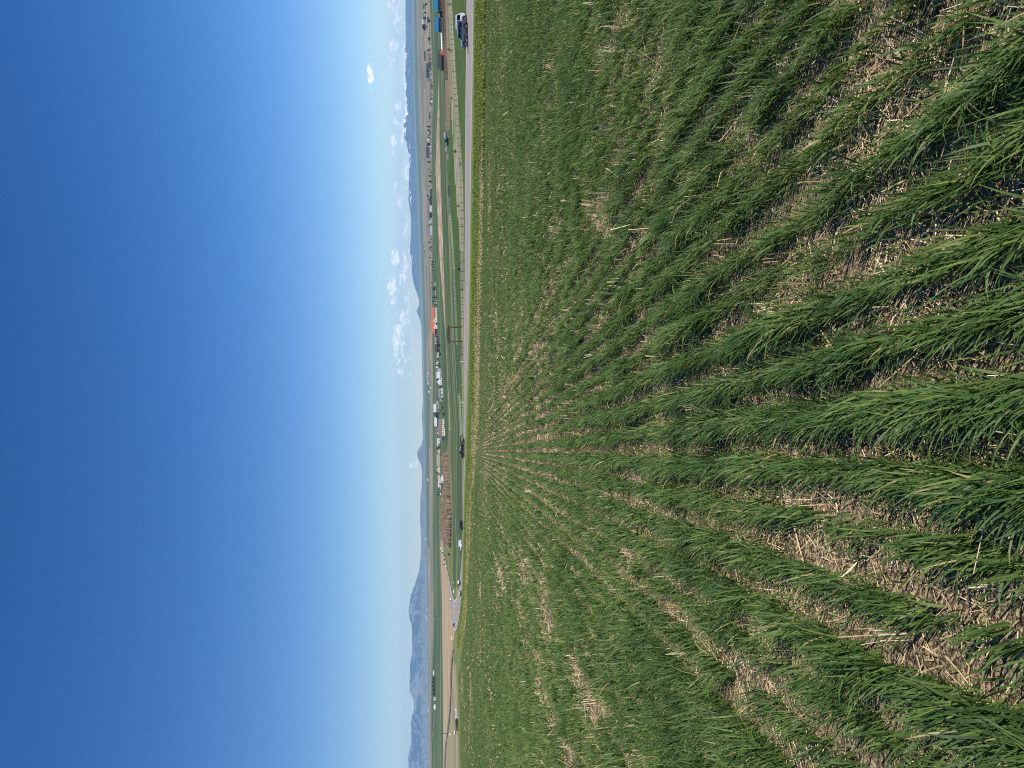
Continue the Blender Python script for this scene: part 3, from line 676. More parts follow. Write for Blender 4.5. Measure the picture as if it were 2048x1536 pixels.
# ---------------------------------------------------------------- haze: clear spring air, all far things fade a little to blue
hz = MB().box(-42000, 42000, -12000, 38500, -420, 1080).build('haze', pmat('haze_air', (.8,.85,.95)))
hm = bpy.data.materials.new('haze_volume'); hm.use_nodes = True; ht = NT(hm.node_tree)
pv = ht.n('ShaderNodeVolumePrincipled'); pv.inputs['Color'].default_value = (.40,.66,1.0,1); pv.inputs['Density'].default_value = HAZE_D if 'HAZE_D' in globals() else 2.5e-5
pv.inputs['Anisotropy'].default_value = 0.0
ho = ht.n('ShaderNodeOutputMaterial'); ht.l(pv.outputs[0], ho.inputs['Volume'])
hz.data.materials.clear(); hz.data.materials.append(hm); tag(hz, 'thin blue haze of clear air over the plain', 'haze', kind='stuff')
# ---------------------------------------------------------------- materials of built things
K = {}
for nm, c, r in (('cream',(.70,.62,.46),.7),('white',(.68,.68,.65),.6),('beige',(.50,.42,.31),.8),('grey_wall',(.30,.31,.32),.8),('pinkish',(.56,.43,.34),.8),
                 ('dark_wall',(.06,.065,.075),.8),('red_wall',(.34,.075,.05),.8),('brown_wall',(.20,.13,.10),.8),('navy',(.025,.035,.07),.6),('dark_roof',(.05,.052,.06),.7),
                 ('grey_roof',(.17,.165,.165),.8),('brown_roof',(.15,.12,.115),.8),('pale_roof',(.44,.47,.46),.5),('orange_roof',(.42,.115,.055),.7),('blue_roof',(.025,.14,.30),.45),('teal_roof',(.02,.16,.27),.45),
                 ('silver_roof',(.42,.45,.50),.45),('tan_roof',(.33,.28,.20),.8),('pink_roof',(.42,.28,.25),.8)):
    K[nm] = pmat(nm, c, r, .3, var=.10, scale=.8)
K['glass'] = pmat('window_glass', (.03,.04,.055), .12, .6, var=.2, scale=2)
K['doorwood'] = pmat('door_paint', (.12,.09,.07), .6)
K['tyre'] = pmat('tyre_rubber', (.018,.018,.02), .85, .2)
K['rim'] = pmat('wheel_alloy', (.45,.46,.48), .35, .5, metal=.8)
K['tint_glass'] = pmat('tinted_glass', (.008,.009,.012), .25, .25, var=.2)
K['black_trim'] = pmat('black_plastic', (.02,.02,.022), .6)
K['lamp'] = pmat('lamp_lens', (.75,.76,.78), .15, .6)
K['tail'] = pmat('tail_lens', (.35,.02,.015), .2, .6)
def paint(name, c, metal=0.0): return pmat(name, c, .28, .5, metal=metal, var=.04, scale=1.0, coat=.6)
K['silver'] = paint('silver_paint', (.10,.11,.135), .2); K['white_paint'] = paint('white_paint', (.80,.80,.80)); K['black_paint'] = paint('black_paint', (.012,.014,.02)); K['dark_blue'] = paint('dark_blue_paint', (.02,.035,.06)); K['teal_paint'] = paint('teal_paint', (.02,.12,.14))
K['wood'] = pmat('weathered_wood', (.115,.09,.06), .9, .1, var=.3, scale=4, stretch=(1, 1, .2)); K['dark_wood'] = pmat('dark_log', (.04,.032,.025), .9, .1, var=.35, scale=3)
K['board'] = pmat('tan_board', (.24,.175,.115), .9, .1, var=.25, scale=2); K['wire'] = pmat('fence_wire', (.36,.34,.27), .6, .3)
K['rail_grey'] = pmat('grey_rail', (.20,.21,.16), .8, .2, var=.2)
K['metal'] = pmat('grey_metal', (.25,.26,.27), .5, .5, metal=.5); K['bark'] = pmat('bark', (.09,.065,.045), .9)
K['plastic_white'] = pmat('white_wrap', (.82,.82,.82), .4, .4, var=.06, scale=1.5)

def place(y, x):
    P = ground_at(y, x); return P, P.y/F*math.sqrt(1+(P.x/P.y)**2)*.9925
def facing(P): return -math.atan2(P.x, P.y)

def house(name, label, y0, y1, xb, xe, xr, wall, roof, style='side', win=3, cat='house', yaw=0.0, depth=None, door=True, group=None, sink=.6, chimney=False):
    """photo rows y0..y1, foot xb, eaves xe, ridge xr -> a building of that real size where it stands"""
    ym = (y0+y1)/2; P, s = place(ym, xb); s = P.y/F
    w = (y1-y0)*s; hw = max(1.2, (xb-xe)*s); hr = max(.3, (xe-xr)*s)
    d = depth or min(max(w*.7, 5), 13)
    r = empty(name, P, facing(P)+yaw); tag(r, label, cat, group)
    b = MB(); hw_ = w/2
    if style == 'gable':
        b.prism([(-hw_,-sink),(hw_,-sink),(hw_,hw),(0,hw+hr),(-hw_,hw)], 0, d)
    elif style == 'side':
        b.prism([(0,-sink),(d,-sink),(d,hw),(d/2,hw+hr),(0,hw)], -hw_, hw_, axis='x')
    else: b.box(-hw_, hw_, 0, d, -sink, hw)
    b.build('wall', K[wall], r)
    R = MB(); o = .35; th = .18
    if style == 'gable':
        for sg in (-1, 1):
            e = sg*(hw_+o); ze = hw-o*hr/hw_
            R.add([(e,-o,ze),(0,-o,hw+hr),(0,d+o,hw+hr),(e,d+o,ze),(e,-o,ze+th),(0,-o,hw+hr+th),(0,d+o,hw+hr+th),(e,d+o,ze+th)],
                  [(0,1,2,3),(4,7,6,5),(0,4,5,1),(1,5,6,2),(2,6,7,3),(3,7,4,0)])
    elif style == 'side':
        for a, zz in ((-o, 1), (d+o, 1)):
            ze = hw-o*hr/(d/2)
            R.add([(-hw_-o,a,ze),(hw_+o,a,ze),(hw_+o,d/2,hw+hr),(-hw_-o,d/2,hw+hr),(-hw_-o,a,ze+th),(hw_+o,a,ze+th),(hw_+o,d/2,hw+hr+th),(-hw_-o,d/2,hw+hr+th)],
                  [(0,1,2,3),(4,7,6,5),(0,4,5,1),(1,5,6,2),(2,6,7,3),(3,7,4,0)])
    elif style == 'hip':
        k = min(hw_*.6, d/2)
        R.add([(-hw_-o,-o,hw),(hw_+o,-o,hw),(hw_+o,d+o,hw),(-hw_-o,d+o,hw),(-hw_+k,d/2,hw+hr),(hw_-k,d/2,hw+hr)],
              [(0,3,2,1),(0,1,5,4),(1,2,5),(2,3,4,5),(3,0,4)])
    else: R.box(-hw_-.2, hw_+.2, -.2, d+.2, hw+.003, hw+hr)
    ro = R.build('roof', K[roof], r)
    if chimney: MB().box(hw_*.3, hw_*.3+.9, d*.5, d*.5+.9, hw+hr*.3, hw+hr+1.1).build('chimney', K['grey_wall'], ro)
    nslots = win+(1 if door else 0)
    for i in range(nslots):
        cx = -hw_+w*(i+.5)/nslots
        if door and i == nslots//2:
            dw = min(1.0, w*.12); MB().box(cx-dw/2, cx+dw/2, -.06, .02, 0, min(2.05, hw*.8)).build('door', K['doorwood'], r)
        else:
            ww = min(1.5, w*.14); z0 = hw*.35; z1 = min(hw*.78, z0+1.4)
            MB().box(cx-ww/2, cx+ww/2, -.05, .02, z0, z1).build('window', K['glass'], r)
    return r

def leaf_mat(name, a, b, tr=.2):
    return blade_mat(name, [(0, a), (.5, tuple((p+q)/2 for p, q in zip(a, b))), (1, b)], rough=.7, trans=tr, spec=.2)
K['rail_pale'] = pmat('pale_rail', (.30,.34,.25), .8, .2, var=.15)
L_ = {'dark': leaf_mat('dark_leaves', (.008,.018,.010), (.03,.052,.022)), 'green': leaf_mat('green_leaves', (.03,.06,.012), (.09,.13,.03)),
      'olive': leaf_mat('olive_leaves', (.05,.055,.02), (.15,.14,.05)), 'bare': leaf_mat('bare_twigs', (.17,.125,.08), (.38,.29,.19), 0.0)}
RT_ = np.random.default_rng(99)
def crown_mesh(h, w, kind, conic, n, leaf, parent, z0):
    v = RT_.uniform(0, 1, n); th = RT_.uniform(0, 6.283, n); rr = np.sqrt(RT_.uniform(.08, 1, n))
    if conic: rad = (1-v)**.8*w/2*(.75+.25*np.sin(v*23)); z = z0+v*(h-z0)
    else:
        u = 2*v-1; rad = np.sqrt(1-u*u*.96)*w/2*(.78+.22*np.sin(3*th+h)+.12*np.sin(7*th+u*5)); z = z0+(h-z0)*v
    c = np.stack([np.cos(th)*rad*rr, np.sin(th)*rad*rr, z], 1)
    A = RT_.normal(0, 1, (n, 3)); A /= np.linalg.norm(A, axis=1)[:, None]; B = np.cross(A, RT_.normal(0, 1, (n, 3))); B /= np.linalg.norm(B, axis=1)[:, None]
    s = (leaf*RT_.uniform(.6, 1.3, n))[:, None]
    V = np.stack([c-A*s-B*s*.5, c+A*s-B*s*.4, c+A*s*.6+B*s*.6, c-A*s*.6+B*s*.5], 1).reshape(-1, 3); V[:, 2] = np.maximum(V[:, 2], .02)
    Fq = np.arange(4*n).reshape(n, 4); t = np.repeat(np.clip(.5+.5*(z-z0)/(h-z0)*0+RT_.normal(0, .25, n), 0, 1), 4)
    return np_mesh('crown', V, Fq, L_[kind], parent, tint=t)
def tree(name, label, P, h, w, kind='dark', conic=False, group=None, cat='tree', n=220, leaf=None):
    r = empty(name, P); tag(r, label, cat, group)
    shrub = cat in ('bush', 'shrub')
    leaf = leaf or max(w*.085, .05)
    z0 = h*(.03 if shrub else (.08 if conic else .22))
    m = MB(); tr = h*.022
    m.tube([(0, 0, -.3), (w*.01, 0, h*.35), (-w*.02, w*.01, h*(.55 if not conic else .93))], [tr*1.3, tr, tr*.3], 6)
    for k in range(5 if not conic else 0):
        a = k*1.257+h; m.tube([(0, 0, h*(.15+.06*k)), (math.cos(a)*w*.32, math.sin(a)*w*.32, h*(.45+.08*k))], [tr*.55, tr*.15], 5)
    m.build('trunk', K['bark'], r); crown_mesh(h, w, kind, conic, n, leaf, r, z0); return r
def copy_tree(o, loc, label=None, rz=0., sc=1.):
    c = o.copy(); COL.objects.link(c); c.location = loc; c.rotation_euler = (0, 0, rz); c.scale = (sc, sc, sc)
    if label: c['label'] = label
    for ch in [q for q in bpy.data.objects if q.parent == o]:
        d = ch.copy(); COL.objects.link(d); d.parent = c
        for g in [q for q in bpy.data.objects if q.parent == ch]:
            e = g.copy(); COL.objects.link(e); e.parent = d
    return c

# ---------------------------------------------------------------- vehicles (front towards local +x)
def wheel(r, x, y, rad, wd, out):
    t = MB(); n = 22; vs = []; pr = [(-wd/2, rad*.62), (-wd/2, rad*.94), (-wd*.38, rad), (wd*.38, rad), (wd/2, rad*.94), (wd/2, rad*.62)]
    for k in range(n):
        a = 2*math.pi*k/n; vs += [(x+math.cos(a)*q, y+p, rad+math.sin(a)*q) for p, q in pr]
    m = len(pr); t.add(vs, [(k*m+i, k*m+(i+1) % m, ((k+1) % n)*m+(i+1) % m, ((k+1) % n)*m+i) for k in range(n) for i in range(m)])
    ty = t.build('tyre', K['tyre'])
    w_ = empty('wheel', (0, 0, 0)); w_.parent = r; ty.parent = w_
    q = MB(); q.tube([(x, y-wd*.30, rad), (x, y+wd*.30, rad)], rad*.13, 10)
    for k in range(5):
        a = 2*math.pi*k/5+.3; c, s = math.cos(a), math.sin(a); ww = rad*.10
        yo = y+out*wd*.34
        q.add([(x-s*ww, yo, rad+c*ww), (x+s*ww, yo, rad-c*ww), (x+c*rad*.60+s*ww, yo, rad+s*rad*.60-c*ww), (x+c*rad*.60-s*ww, yo, rad+s*rad*.60+c*ww),
               (x-s*ww, yo-out*.05, rad+c*ww), (x+s*ww, yo-out*.05, rad-c*ww), (x+c*rad*.60+s*ww, yo-out*.05, rad+s*rad*.60-c*ww), (x+c*rad*.60-s*ww, yo-out*.05, rad+s*rad*.60+c*ww)],
              [(0,1,2,3),(7,6,5,4),(0,4,5,1),(1,5,6,2),(2,6,7,3),(3,7,4,0)])
    n = 22; vs = []
    for k in range(n):
        a = 2*math.pi*k/n; vs += [(x+math.cos(a)*g, y+out*wd*p, rad+math.sin(a)*g) for p, g in ((.40, rad*.56), (.40, rad*.64), (.2, rad*.64), (.2, rad*.56))]
    q.add(vs, [(k*4+i, k*4+(i+1) % 4, ((k+1) % n)*4+(i+1) % 4, ((k+1) % n)*4+i) for k in range(n) for i in range(4)])
    q.build('rim', K['rim'], w_); return w_
def vehicle(name, label, P, head, L, H, W, paint_, style='suv', group=None, cat=None, roofm=None, rack=False, lo=False):
    r = empty(name, P, head); tag(r, label, cat or ('pickup' if style == 'pickup' else 'car'), group)
    hL = L/2; hW = W/2; zb = .20*H; belt = .60*H; rad = .205*H if style != 'sedan' else .23*H
    fx, rx = hL-.17*L, -hL+.19*L
    def arch(cx, n=9):
        a = rad*1.18; return [(cx+a*math.cos(math.pi*(1-k/(n-1.))), rad+a*math.sin(math.pi*(1-k/(n-1.)))) for k in range(n)]
    hood = .545*H
    low = [(-hL+.02*L, zb)] + [(x, max(z, zb)) for x, z in arch(rx)] + [(x, max(z, zb)) for x, z in arch(fx)] + [(hL-.02*L, zb), (hL, .30*H), (hL-.008*L, .46*H), (hL-.05*L, hood*.97), (.20*L, belt), (-hL+.01*L, belt*(1 if style != 'sedan' else .98)), (-hL, .35*H)]
    # build the body as quads between lower outline and belt so that the arches stay open
    body = MB(); n = len(low)
    xs = sorted(set([round(p[0], 4) for p in low] + list(np.round(np.linspace(-hL, hL, 25), 4))))
    lower = lambda x: zb if True else 0
    def zlow(x):
        for cx in (rx, fx):
            a = rad*1.18
            if abs(x-cx) < a: return max(zb, rad+math.sqrt(a*a-(x-cx)**2))
        e = min(hL-x, x+hL); return zb+max(0, (.03*L-e))*1.5
    def ztop(x):
        if style == 'pickup' and x < -.13*L: return belt*1.0
        return float(np.interp(x, [-hL, -hL+.012*L, .20*L, hL-.07*L, hL-.02*L, hL], [belt*.94, belt, belt, hood, hood*.93, hood*.80]))
    vs = []; 
    for x in xs:
        nar = 1-.10*max(0, (abs(x)-hL*.82)/(hL*.18))**2
        z0, z1 = zlow(x), ztop(x); zm = z0+(z1-z0)*.55
        for sgn in (-1, 1):
            vs += [(x, sgn*hW*nar*.985, z0), (x, sgn*hW*nar, zm), (x, sgn*hW*nar*.95, z1)]
    fs = []
    for i in range(len(xs)-1):
        a, b = i*6, (i+1)*6
        fs += [(a, b, b+1, a+1), (a+1, b+1, b+2, a+2), (a+3, a+4, b+4, b+3), (a+4, a+5, b+5, b+4), (a+2, b+2, b+5, a+5), (a, a+3, b+3, b)]
    e = (len(xs)-1)*6; fs += [(0, 1, 4, 3), (1, 2, 5, 4), (e, e+3, e+4, e+1), (e+1, e+4, e+5, e+2)]
    body.add(vs, fs); bo = body.build('body', K[paint_], r)
    MB().box(-hL*.9, hL*.9, -hW*.86, hW*.86, zb*.75, zb*1.4).build('underbody', K['black_trim'], r)
    # cabin
    if style == 'suv': cb = [(.21*L, belt), (.075*L, H*.975), (-.42*L, H*.985), (-.487*L, belt)]
    elif style == 'van': cb = [(.33*L, belt*.98), (.23*L, H*.985), (-.48*L, H), (-.495*L, belt)]
    elif style == 'pickup': cb = [(.20*L, belt), (.08*L, H*.98), (-.10*L, H*.985), (-.14*L, belt)]
    else: cb = [(.19*L, belt), (.05*L, H*.98), (-.22*L, H*.97), (-.37*L, belt)]
    tw = .80; cab = MB()
    def cabin_pts(k=1.0, inset=0.0):
        out = []
        for sgn in (-1, 1):
            for i, (x, z) in enumerate(cb):
                out.append((x, sgn*hW*(.94 if z < .8*H else tw)*k, z))
        return out
    cab.add(cabin_pts(), [(0, 1, 2, 3), (4, 7, 6, 5), (0, 4, 5, 1), (1, 5, 6, 2), (2, 6, 7, 3)]); cab.build('cabin', K[roofm or paint_], r)
    # side glass: panes between pillars, a little proud of the cabin side
    (x0, z0), (x1, z1), (x2, z2), (x3, z3) = cb
    def side_pt(u, v, sgn):
        """u 0 front..1 rear, v 0 belt..1 roof"""
        xa = x0+(x3-x0)*u; xb_ = x1+(x2-x1)*u; x = xa+(xb_-xa)*v; z = belt+(H*.98-belt)*v
        return (x, sgn*(hW*(.94+(tw-.94)*v)+.006), z)
    panes = {'suv': [(.03, .30), (.33, .60), (.63, .95)], 'van': [(.04, .24)], 'pickup': [(.06, .52), (.58, .94)], 'sedan': [(.06, .46), (.50, .9)]}[style]
    for sgn in (-1, 1):
        for (ua, ub) in panes:
            g = MB(); q = [side_pt(ua, .08, sgn), side_pt(ub, .08, sgn), side_pt(ub, .84, sgn), side_pt(ua, .84, sgn)]
            q2 = [(x, y-sgn*.02, z) for x, y, z in q]
            g.hexa(q2, q); g.build('side_window', K['tint_glass'], r)
    g = MB(); 
    def fr(xa, za, xb_, zb_, off):
        q = [(xa+off, -hW*.82, za), (xa+off, hW*.82, za), (xb_+off, hW*.72, zb_), (xb_+off, -hW*.72, zb_)]
        return g.hexa([(x-off*.9, y, z) for x, y, z in q], q)
    fr(x0+(x1-x0)*.08, belt+(z1-belt)*.08, x0+(x1-x0)*.9, belt+(z1-belt)*.9, .012); g.build('windscreen', K['tint_glass'], r)
    g = MB(); fr(x3+(x2-x3)*.25, belt+(z2-belt)*.25, x3+(x2-x3)*.9, belt+(z2-belt)*.9, -.012); g.build('rear_window', K['tint_glass'], r)
    for sgn in (-1, 1):
        for cx in (fx, rx): wheel(r, cx, sgn*(hW-.14), rad, .24, sgn)
        MB().box(hL-.10*L*.4, hL+.004, sgn*hW*.72-.17, sgn*hW*.72+.17, .42*H, .50*H).build('headlight', K['lamp'], r)
        MB().box(-hL-.006, -hL+.05, sgn*hW*.80-.10, sgn*hW*.80+.10, .42*H, .56*H).build('taillight', K['tail'], r)
        MB().box(.17*L, .20*L, sgn*(hW+.02)-.08, sgn*(hW+.02)+.08, belt*.98, belt*1.10).build('mirror', K['black_trim'], r)
        if not lo: MB().box(-.5*W*.1, .28*L, sgn*(hW+.004)-.012, sgn*(hW+.004)+.012, .315*H, .36*H).build('door_moulding', K['black_trim'], r)
    MB().box(hL-.03, hL+.05, -hW*.85, hW*.85, zb, .33*H).build('bumper', K['black_trim'], r); MB().box(-hL-.05, -hL+.03, -hW*.85, hW*.85, zb, .34*H).build('bumper', K['black_trim'], r)
    if style == 'pickup':
        MB().box(-hL+.06, -.145*L, -hW*.84, hW*.84, belt*1.001, belt*1.012).build('bed_liner', K['black_trim'], r)
    if rack:
        rk = MB()
        for sgn in (-1, 1): rk.tube([(.02*L, sgn*hW*.66, H*1.0), (.0, sgn*hW*.66, H*1.035), (-.36*L, sgn*hW*.66, H*1.04), (-.39*L, sgn*hW*.66, H*1.0)], .02, 6)
        rk.build('roof_rack', K['rim'], r)
    return r
ROADH = math.atan2(.85, -.527)

# ---------------------------------------------------------------- fences
def fence(name, label, pts, spacing, h, rails, postm, railm, rail_r=.025, post_r=.07, flat=None, cat='fence', group=None):
    pts = [Vector(p) for p in pts]; r = empty(name, pts[0]); tag(r, label, cat, group)
    seg = [(pts[i+1]-pts[i]).length for i in range(len(pts)-1)]; tot = sum(seg); n = max(2, int(tot/spacing)+1)
    line = []
    for k in range(n):
        s = tot*k/(n-1); i = 0
        while i < len(seg)-1 and s > seg[i]: s -= seg[i]; i += 1
        q = pts[i].lerp(pts[i+1], min(1, s/seg[i])); line.append(Vector((q.x, q.y, ground_z(q.x, q.y)))-pts[0])
    src = None
    for k, q in enumerate(line):
        hh = h*(1+.05*math.sin(k*2.7))
        if src is None:
            src = MB().tube([(0, 0, -.4), (0, 0, h*.5), (.01, 0, h*1.04)], [post_r, post_r, post_r*.9], 6).build('post', K[postm], r); src.location = q
        else:
            c = src.copy(); COL.objects.link(c); c.location = q; c.rotation_euler = (.02*math.sin(k*1.9), .03*math.sin(k*3.1), k); c.scale = (1, 1, hh/h)
    m = MB()
    for z in rails:
        for k in range(len(line)-1):
            a, b = line[k]+Vector((0, 0, z)), line[k+1]+Vector((0, 0, z))
            if flat:
                d = (b-a); nn = Vector((-d.y, d.x, 0)).normalized()*.02; u = Vector((0, 0, flat/2))
                m.hexa([a-nn-u, b-nn-u, b+nn-u, a+nn-u], [a-nn+u, b-nn+u, b+nn+u, a+nn+u])
            else: m.tube([a, a.lerp(b, .5)-Vector((0, 0, .03)), b], rail_r, 5)
    m.build('rail', K[railm], r); return r
# ================================================================ the things in the scene
fence('wire_fence', 'long fence of thin wooden posts and pale wires along the tan grass beyond the road', [on_ground(154, 282), on_ground(137, 270), on_ground(86, 235), on_ground(38, 202), on_ground(27, 213), on_ground(18.5, 226)], 3.3, 1.2, (.25,.48,.70,.92,1.14), 'dark_wood', 'wire', rail_r=.022, post_r=.075)
fence('rail_fence', 'short pale rail fence running from the log gateway to the tan cabinet', [ground_at(682, 926.3), ground_at(700, 926.6), ground_at(724, 927.0)], 2.6, 1.15, (.35,.7,1.05), 'dark_wood', 'wire', rail_r=.05, post_r=.09)
fence('paddock_fence', 'grey rail fence across the green pasture in front of the pale streaked crop', [ground_at(y, x) for y, x in ((372,899.8),(390,900.4),(430,902.3),(490,907.0),(540,909.8),(600,912.3),(690,916.2),(790,920.2),(872,924.0))], 2.45, 1.3, (.2,.5,.8,1.1), 'dark_wood', 'rail_pale', flat=.17, post_r=.08)
fence('corral_fence', 'brown plank corral fence with close set posts in front of the red barn', [ground_at(y, x) for y, x in ((-16,890.6),(30,891.2),(80,893.0),(120,894.8),(160,896.4),(210,897.6),(264,898.2))], 1.35, 1.6, (.2,.52,.84,1.16,1.48), 'dark_wood', 'board', post_r=.07, flat=.19)
fence('stock_fence', 'low weathered stock fence reaching from the red barn towards the grey shed', [ground_at(y, x) for y, x in ((143,888.2),(180,889.6),(220,890.8),(262,892.6))], 1.8, 1.3, (.4,.8,1.2), 'wood', 'rail_grey', rail_r=.06, post_r=.08)

# ranch gateway
def gateway():
    A = ground_at(654.0, 924.6); B = ground_at(679.5, 926.2); B = Vector((B.x, A.y-(A.x-B.x)*.35, 0)); B.z = ground_z(B.x, B.y)
    s = A.y/F; H = 26.6*s
    r = empty('ranch_gateway', A.lerp(B, .5)); tag(r, 'tall log gateway of two posts and a crossbeam at the road edge', 'gateway')
    a = A-r.location; b = B-r.location; d = (a-b).normalized()
    for q in (a, b):
        t = MB(); t.tube([q-Vector((0, 0, .5)), q+Vector((0, 0, H*.45)), q+Vector((.03, 0, H))], [.30, .27, .25], 10)
        t.build('post', K['wood'], r)
    for q, sg in ((a, -1), (b, 1)):
        MB().tube([q+Vector((0, 0, H*.80)), q+d*sg*.75+Vector((0, 0, H*.99))], .07, 7).build('brace', K['dark_wood'], r)
    zt = max(a.z, b.z)+H+.12
    MB().tube([Vector((a.x, a.y, zt))+d*.55, Vector((0, (a.y+b.y)/2, zt+.03)), Vector((b.x, b.y, zt))-d*.75], [.27, .29, .26], 10).build('crossbeam', K['dark_wood'], r)
    m = MB(); L = (a-b).length
    for k, (w_, h_) in enumerate(((.36,.55),(.55,.95),(.42,.7),(.62,.65),(.5,1.0),(.4,.5))):
        c = Vector((b.x, b.y, zt+.18)).lerp(Vector((a.x, a.y, zt+.18)), .12+.15*k); e = d*w_/2; nn = Vector((-d.y, d.x, 0))*.02
        m.hexa([c-e-nn, c+e-nn, c+e+nn, c-e+nn], [c-e*.5-nn+Vector((0, 0, h_)), c+e*.6-nn+Vector((0, 0, h_*.8)), c+e*.6+nn+Vector((0, 0, h_*.8)), c-e*.5+nn+Vector((0, 0, h_))])
    m.build('metal_cutout', K['black_trim'], r)
gateway()
def cabinet(name, label, y, x, wpx, hpx, dpx, mat, cat, post=0.0):
    P = ground_at(y, x); s = P.y/F; w, h, d = wpx*s, hpx*s, dpx*s
    r = empty(name, P, facing(P)-.5); tag(r, label, cat); z = post
    MB().box(-w/2, w/2, 0, d, z-.02 if z else -.2, z+h).build('body', mat, r, bevel=.02)
    MB().box(-w/2-.03, w/2+.03, -.04, d+.03, z+h+.002, z+h+.06).build('lid', mat, r)
    MB().box(-w*.38, w*.38, -.035, -.003, z+h*.12, z+h*.86).build('door', K['metal'] if post else mat, r)
    if post:
        MB().tube([(0, d/2, -.4), (0, d/2, post)], .06, 8).build('post', K['dark_wood'], r)
    return r
K['tan_box'] = pmat('tan_box_paint', (.46,.39,.31), .7); K['green_box'] = pmat('green_box_paint', (.02,.05,.035), .6); K['yellow'] = pmat('yellow_paint', (.62,.52,.16), .6)
cabinet('utility_cabinet', 'tan upright utility cabinet between the short rail fence and the road', 725.8, 928.3, 3.6, 7.6, 3.2, K['tan_box'], 'cabinet')
cabinet('electrical_cabinet', 'small dark green electrical cabinet in the grass behind the wire fence', 539, 920.9, 5.0, 4.8, 3.0, K['green_box'], 'cabinet')
cabinet('utility_box', 'small white utility box standing in the grass by the thin end of the road', 805.5, 927.2, 2.2, 3.8, 2.0, K['white'], 'utility box')
def marker():
    P = ground_at(770.5, 926.8); s = P.y/F; r = empty('marker_posts', P, facing(P)); tag(r, 'yellow marker posts with a crossbar between the tan cabinet and the white box', 'marker')
    for k in (-1, 1): MB().tube([(k*.22, 0, -.3), (k*.22, 0, 5.6*s)], .07, 7).build('post', K['yellow'], r)
    MB().tube([(-.5, -.1, 3.4*s), (.5, -.1, 3.4*s)], .06, 7).build('crossbar', K['dark_wood'], r)
marker()

# cars
def car_at(name, label, y, x, L, H, W, pnt, style, head=ROADH, **kw):
    P = ground_at(y, x); return vehicle(name, label, P, head, L, H, W, pnt, style, **kw)
car_at('sports_utility_vehicle', 'silver grey sport utility vehicle on the road overlapping the white one', 69.3, 935.4, 4.75, 1.98, 1.95, 'silver', 'suv', head=math.radians(152), rack=True)
car_at('sports_utility_vehicle', 'white sport utility vehicle just behind the silver grey one', 55.0, 933.6, 4.9, 2.12, 1.95, 'white_paint', 'suv', head=math.radians(152), rack=True)
car_at('sports_utility_vehicle', 'black sport utility vehicle with bright side windows driving on the thin part of the road', 1051, 926.4, 5.0, 1.95, 1.95, 'black_paint', 'suv', head=ROADH+.80, lo=True)
car_at('delivery_van', 'white van following the black sport utility vehicle along the road', 1089.5, 924.9, 5.2, 2.1, 1.95, 'white_paint', 'van', head=ROADH+.80, cat='van', lo=True)
car_at('passenger_car', 'dark blue car near the bend between the crop field and the road', 1166, 921.0, 4.7, 1.9, 1.9, 'dark_blue', 'suv', lo=True)
car_at('pickup_truck', 'teal and white pickup entering the inner side of the road bend', 1187, 923.0, 5.6, 1.95, 1.95, 'teal_paint', 'pickup', roofm='white_paint', lo=True)
car_at('pickup_truck', 'black pickup on the outer side of the road bend near its tip', 1250, 910.0, 5.4, 2.0, 1.95, 'black_paint', 'pickup', lo=True)
car_at('passenger_car', 'white car on the far arm of the bend just beyond the teal pickup', 1199.5, 903.4, 4.8, 2.1, 1.9, 'white_paint', 'sedan', lo=True)
car_at('delivery_van', 'tall white van at the top end of the far road arm', 1104, 886.6, 6.0, 3.4, 2.2, 'white_paint', 'van', cat='van', lo=True)
for i, (y, x) in enumerate(((1105.6,887.4),(1110.8,890.2),(1119.3,890.8))):
    car_at('passenger_car', ('dark car touching the white van at the top of the far road arm', 'dark car next after the white van on the far road arm', 'dark car second after the white van on the far road arm')[i], y, x, 4.8, 2.2, 2.0, 'black_paint', 'sedan', group='dark cars on the far road arm', lo=True)
car_at('passenger_car', 'pale car coming down the far road arm beside a round bush', 1132.8, 892.6, 4.8, 2.0, 1.9, 'white_paint', 'sedan', lo=True)
car_at('passenger_car', 'dark car parked by the thin row of posts beyond the bend', 1108.8, 899.2, 4.8, 2.2, 1.9, 'black_paint', 'sedan', lo=True)

# pickup towing a loaded trailer
car_at('pickup_truck', 'black pickup with a loaded bed pulling a trailer on the road', 901.5, 928.9, 5.9, 2.15, 2.0, 'black_paint', 'pickup', head=ROADH+.66, lo=True)
def trailer():
    P = ground_at(884.5, 928.9); r = empty('flatbed_trailer', P, ROADH+.66); tag(r, 'dark flatbed trailer hitched behind the black pickup', 'trailer')
    MB().box(-2.6, 2.2, -1.0, 1.0, .55, .72).build('deck', K['black_trim'], r)
    MB().hexa([(2.2,-.5,.55),(3.3,-.06,.5),(3.3,.06,.5),(2.2,.5,.55)], [(2.2,-.5,.68),(3.3,-.06,.6),(3.3,.06,.6),(2.2,.5,.68)]).build('drawbar', K['black_trim'], r)
    for sg in (-1, 1):
        for cx in (-1.1, -.2): wheel(r, cx, sg*.95, .36, .22, sg)
    f = MB()
    for sg in (-1, 1):
        for x in (-2.5, -.9, .7, 2.1): f.box(x-.03, x+.03, sg*.97-.03, sg*.97+.03, .72, 1.35)
        f.box(-2.6, 2.2, sg*.97-.02, sg*.97+.02, 1.3, 1.38)
    f.build('side_rail', K['dark_wood'], r)
trailer()
def cargo(name, label, y, dz, w, l, h, mat, cat):
    P = ground_at(y, 928.9); P = P+Vector((0, 0, dz)); r = empty(name, P, ROADH+.66); tag(r, label, cat)
    MB().box(-l/2, l/2, -w/2, w/2, 0, h*.8).build('body', mat, r, bevel=.06); MB().box(-l/2-.03, l/2+.03, -w/2-.03, w/2+.03, h*.8+.004, h).build('lid', K['black_trim'] if mat is not K['black_trim'] else K['metal'], r)
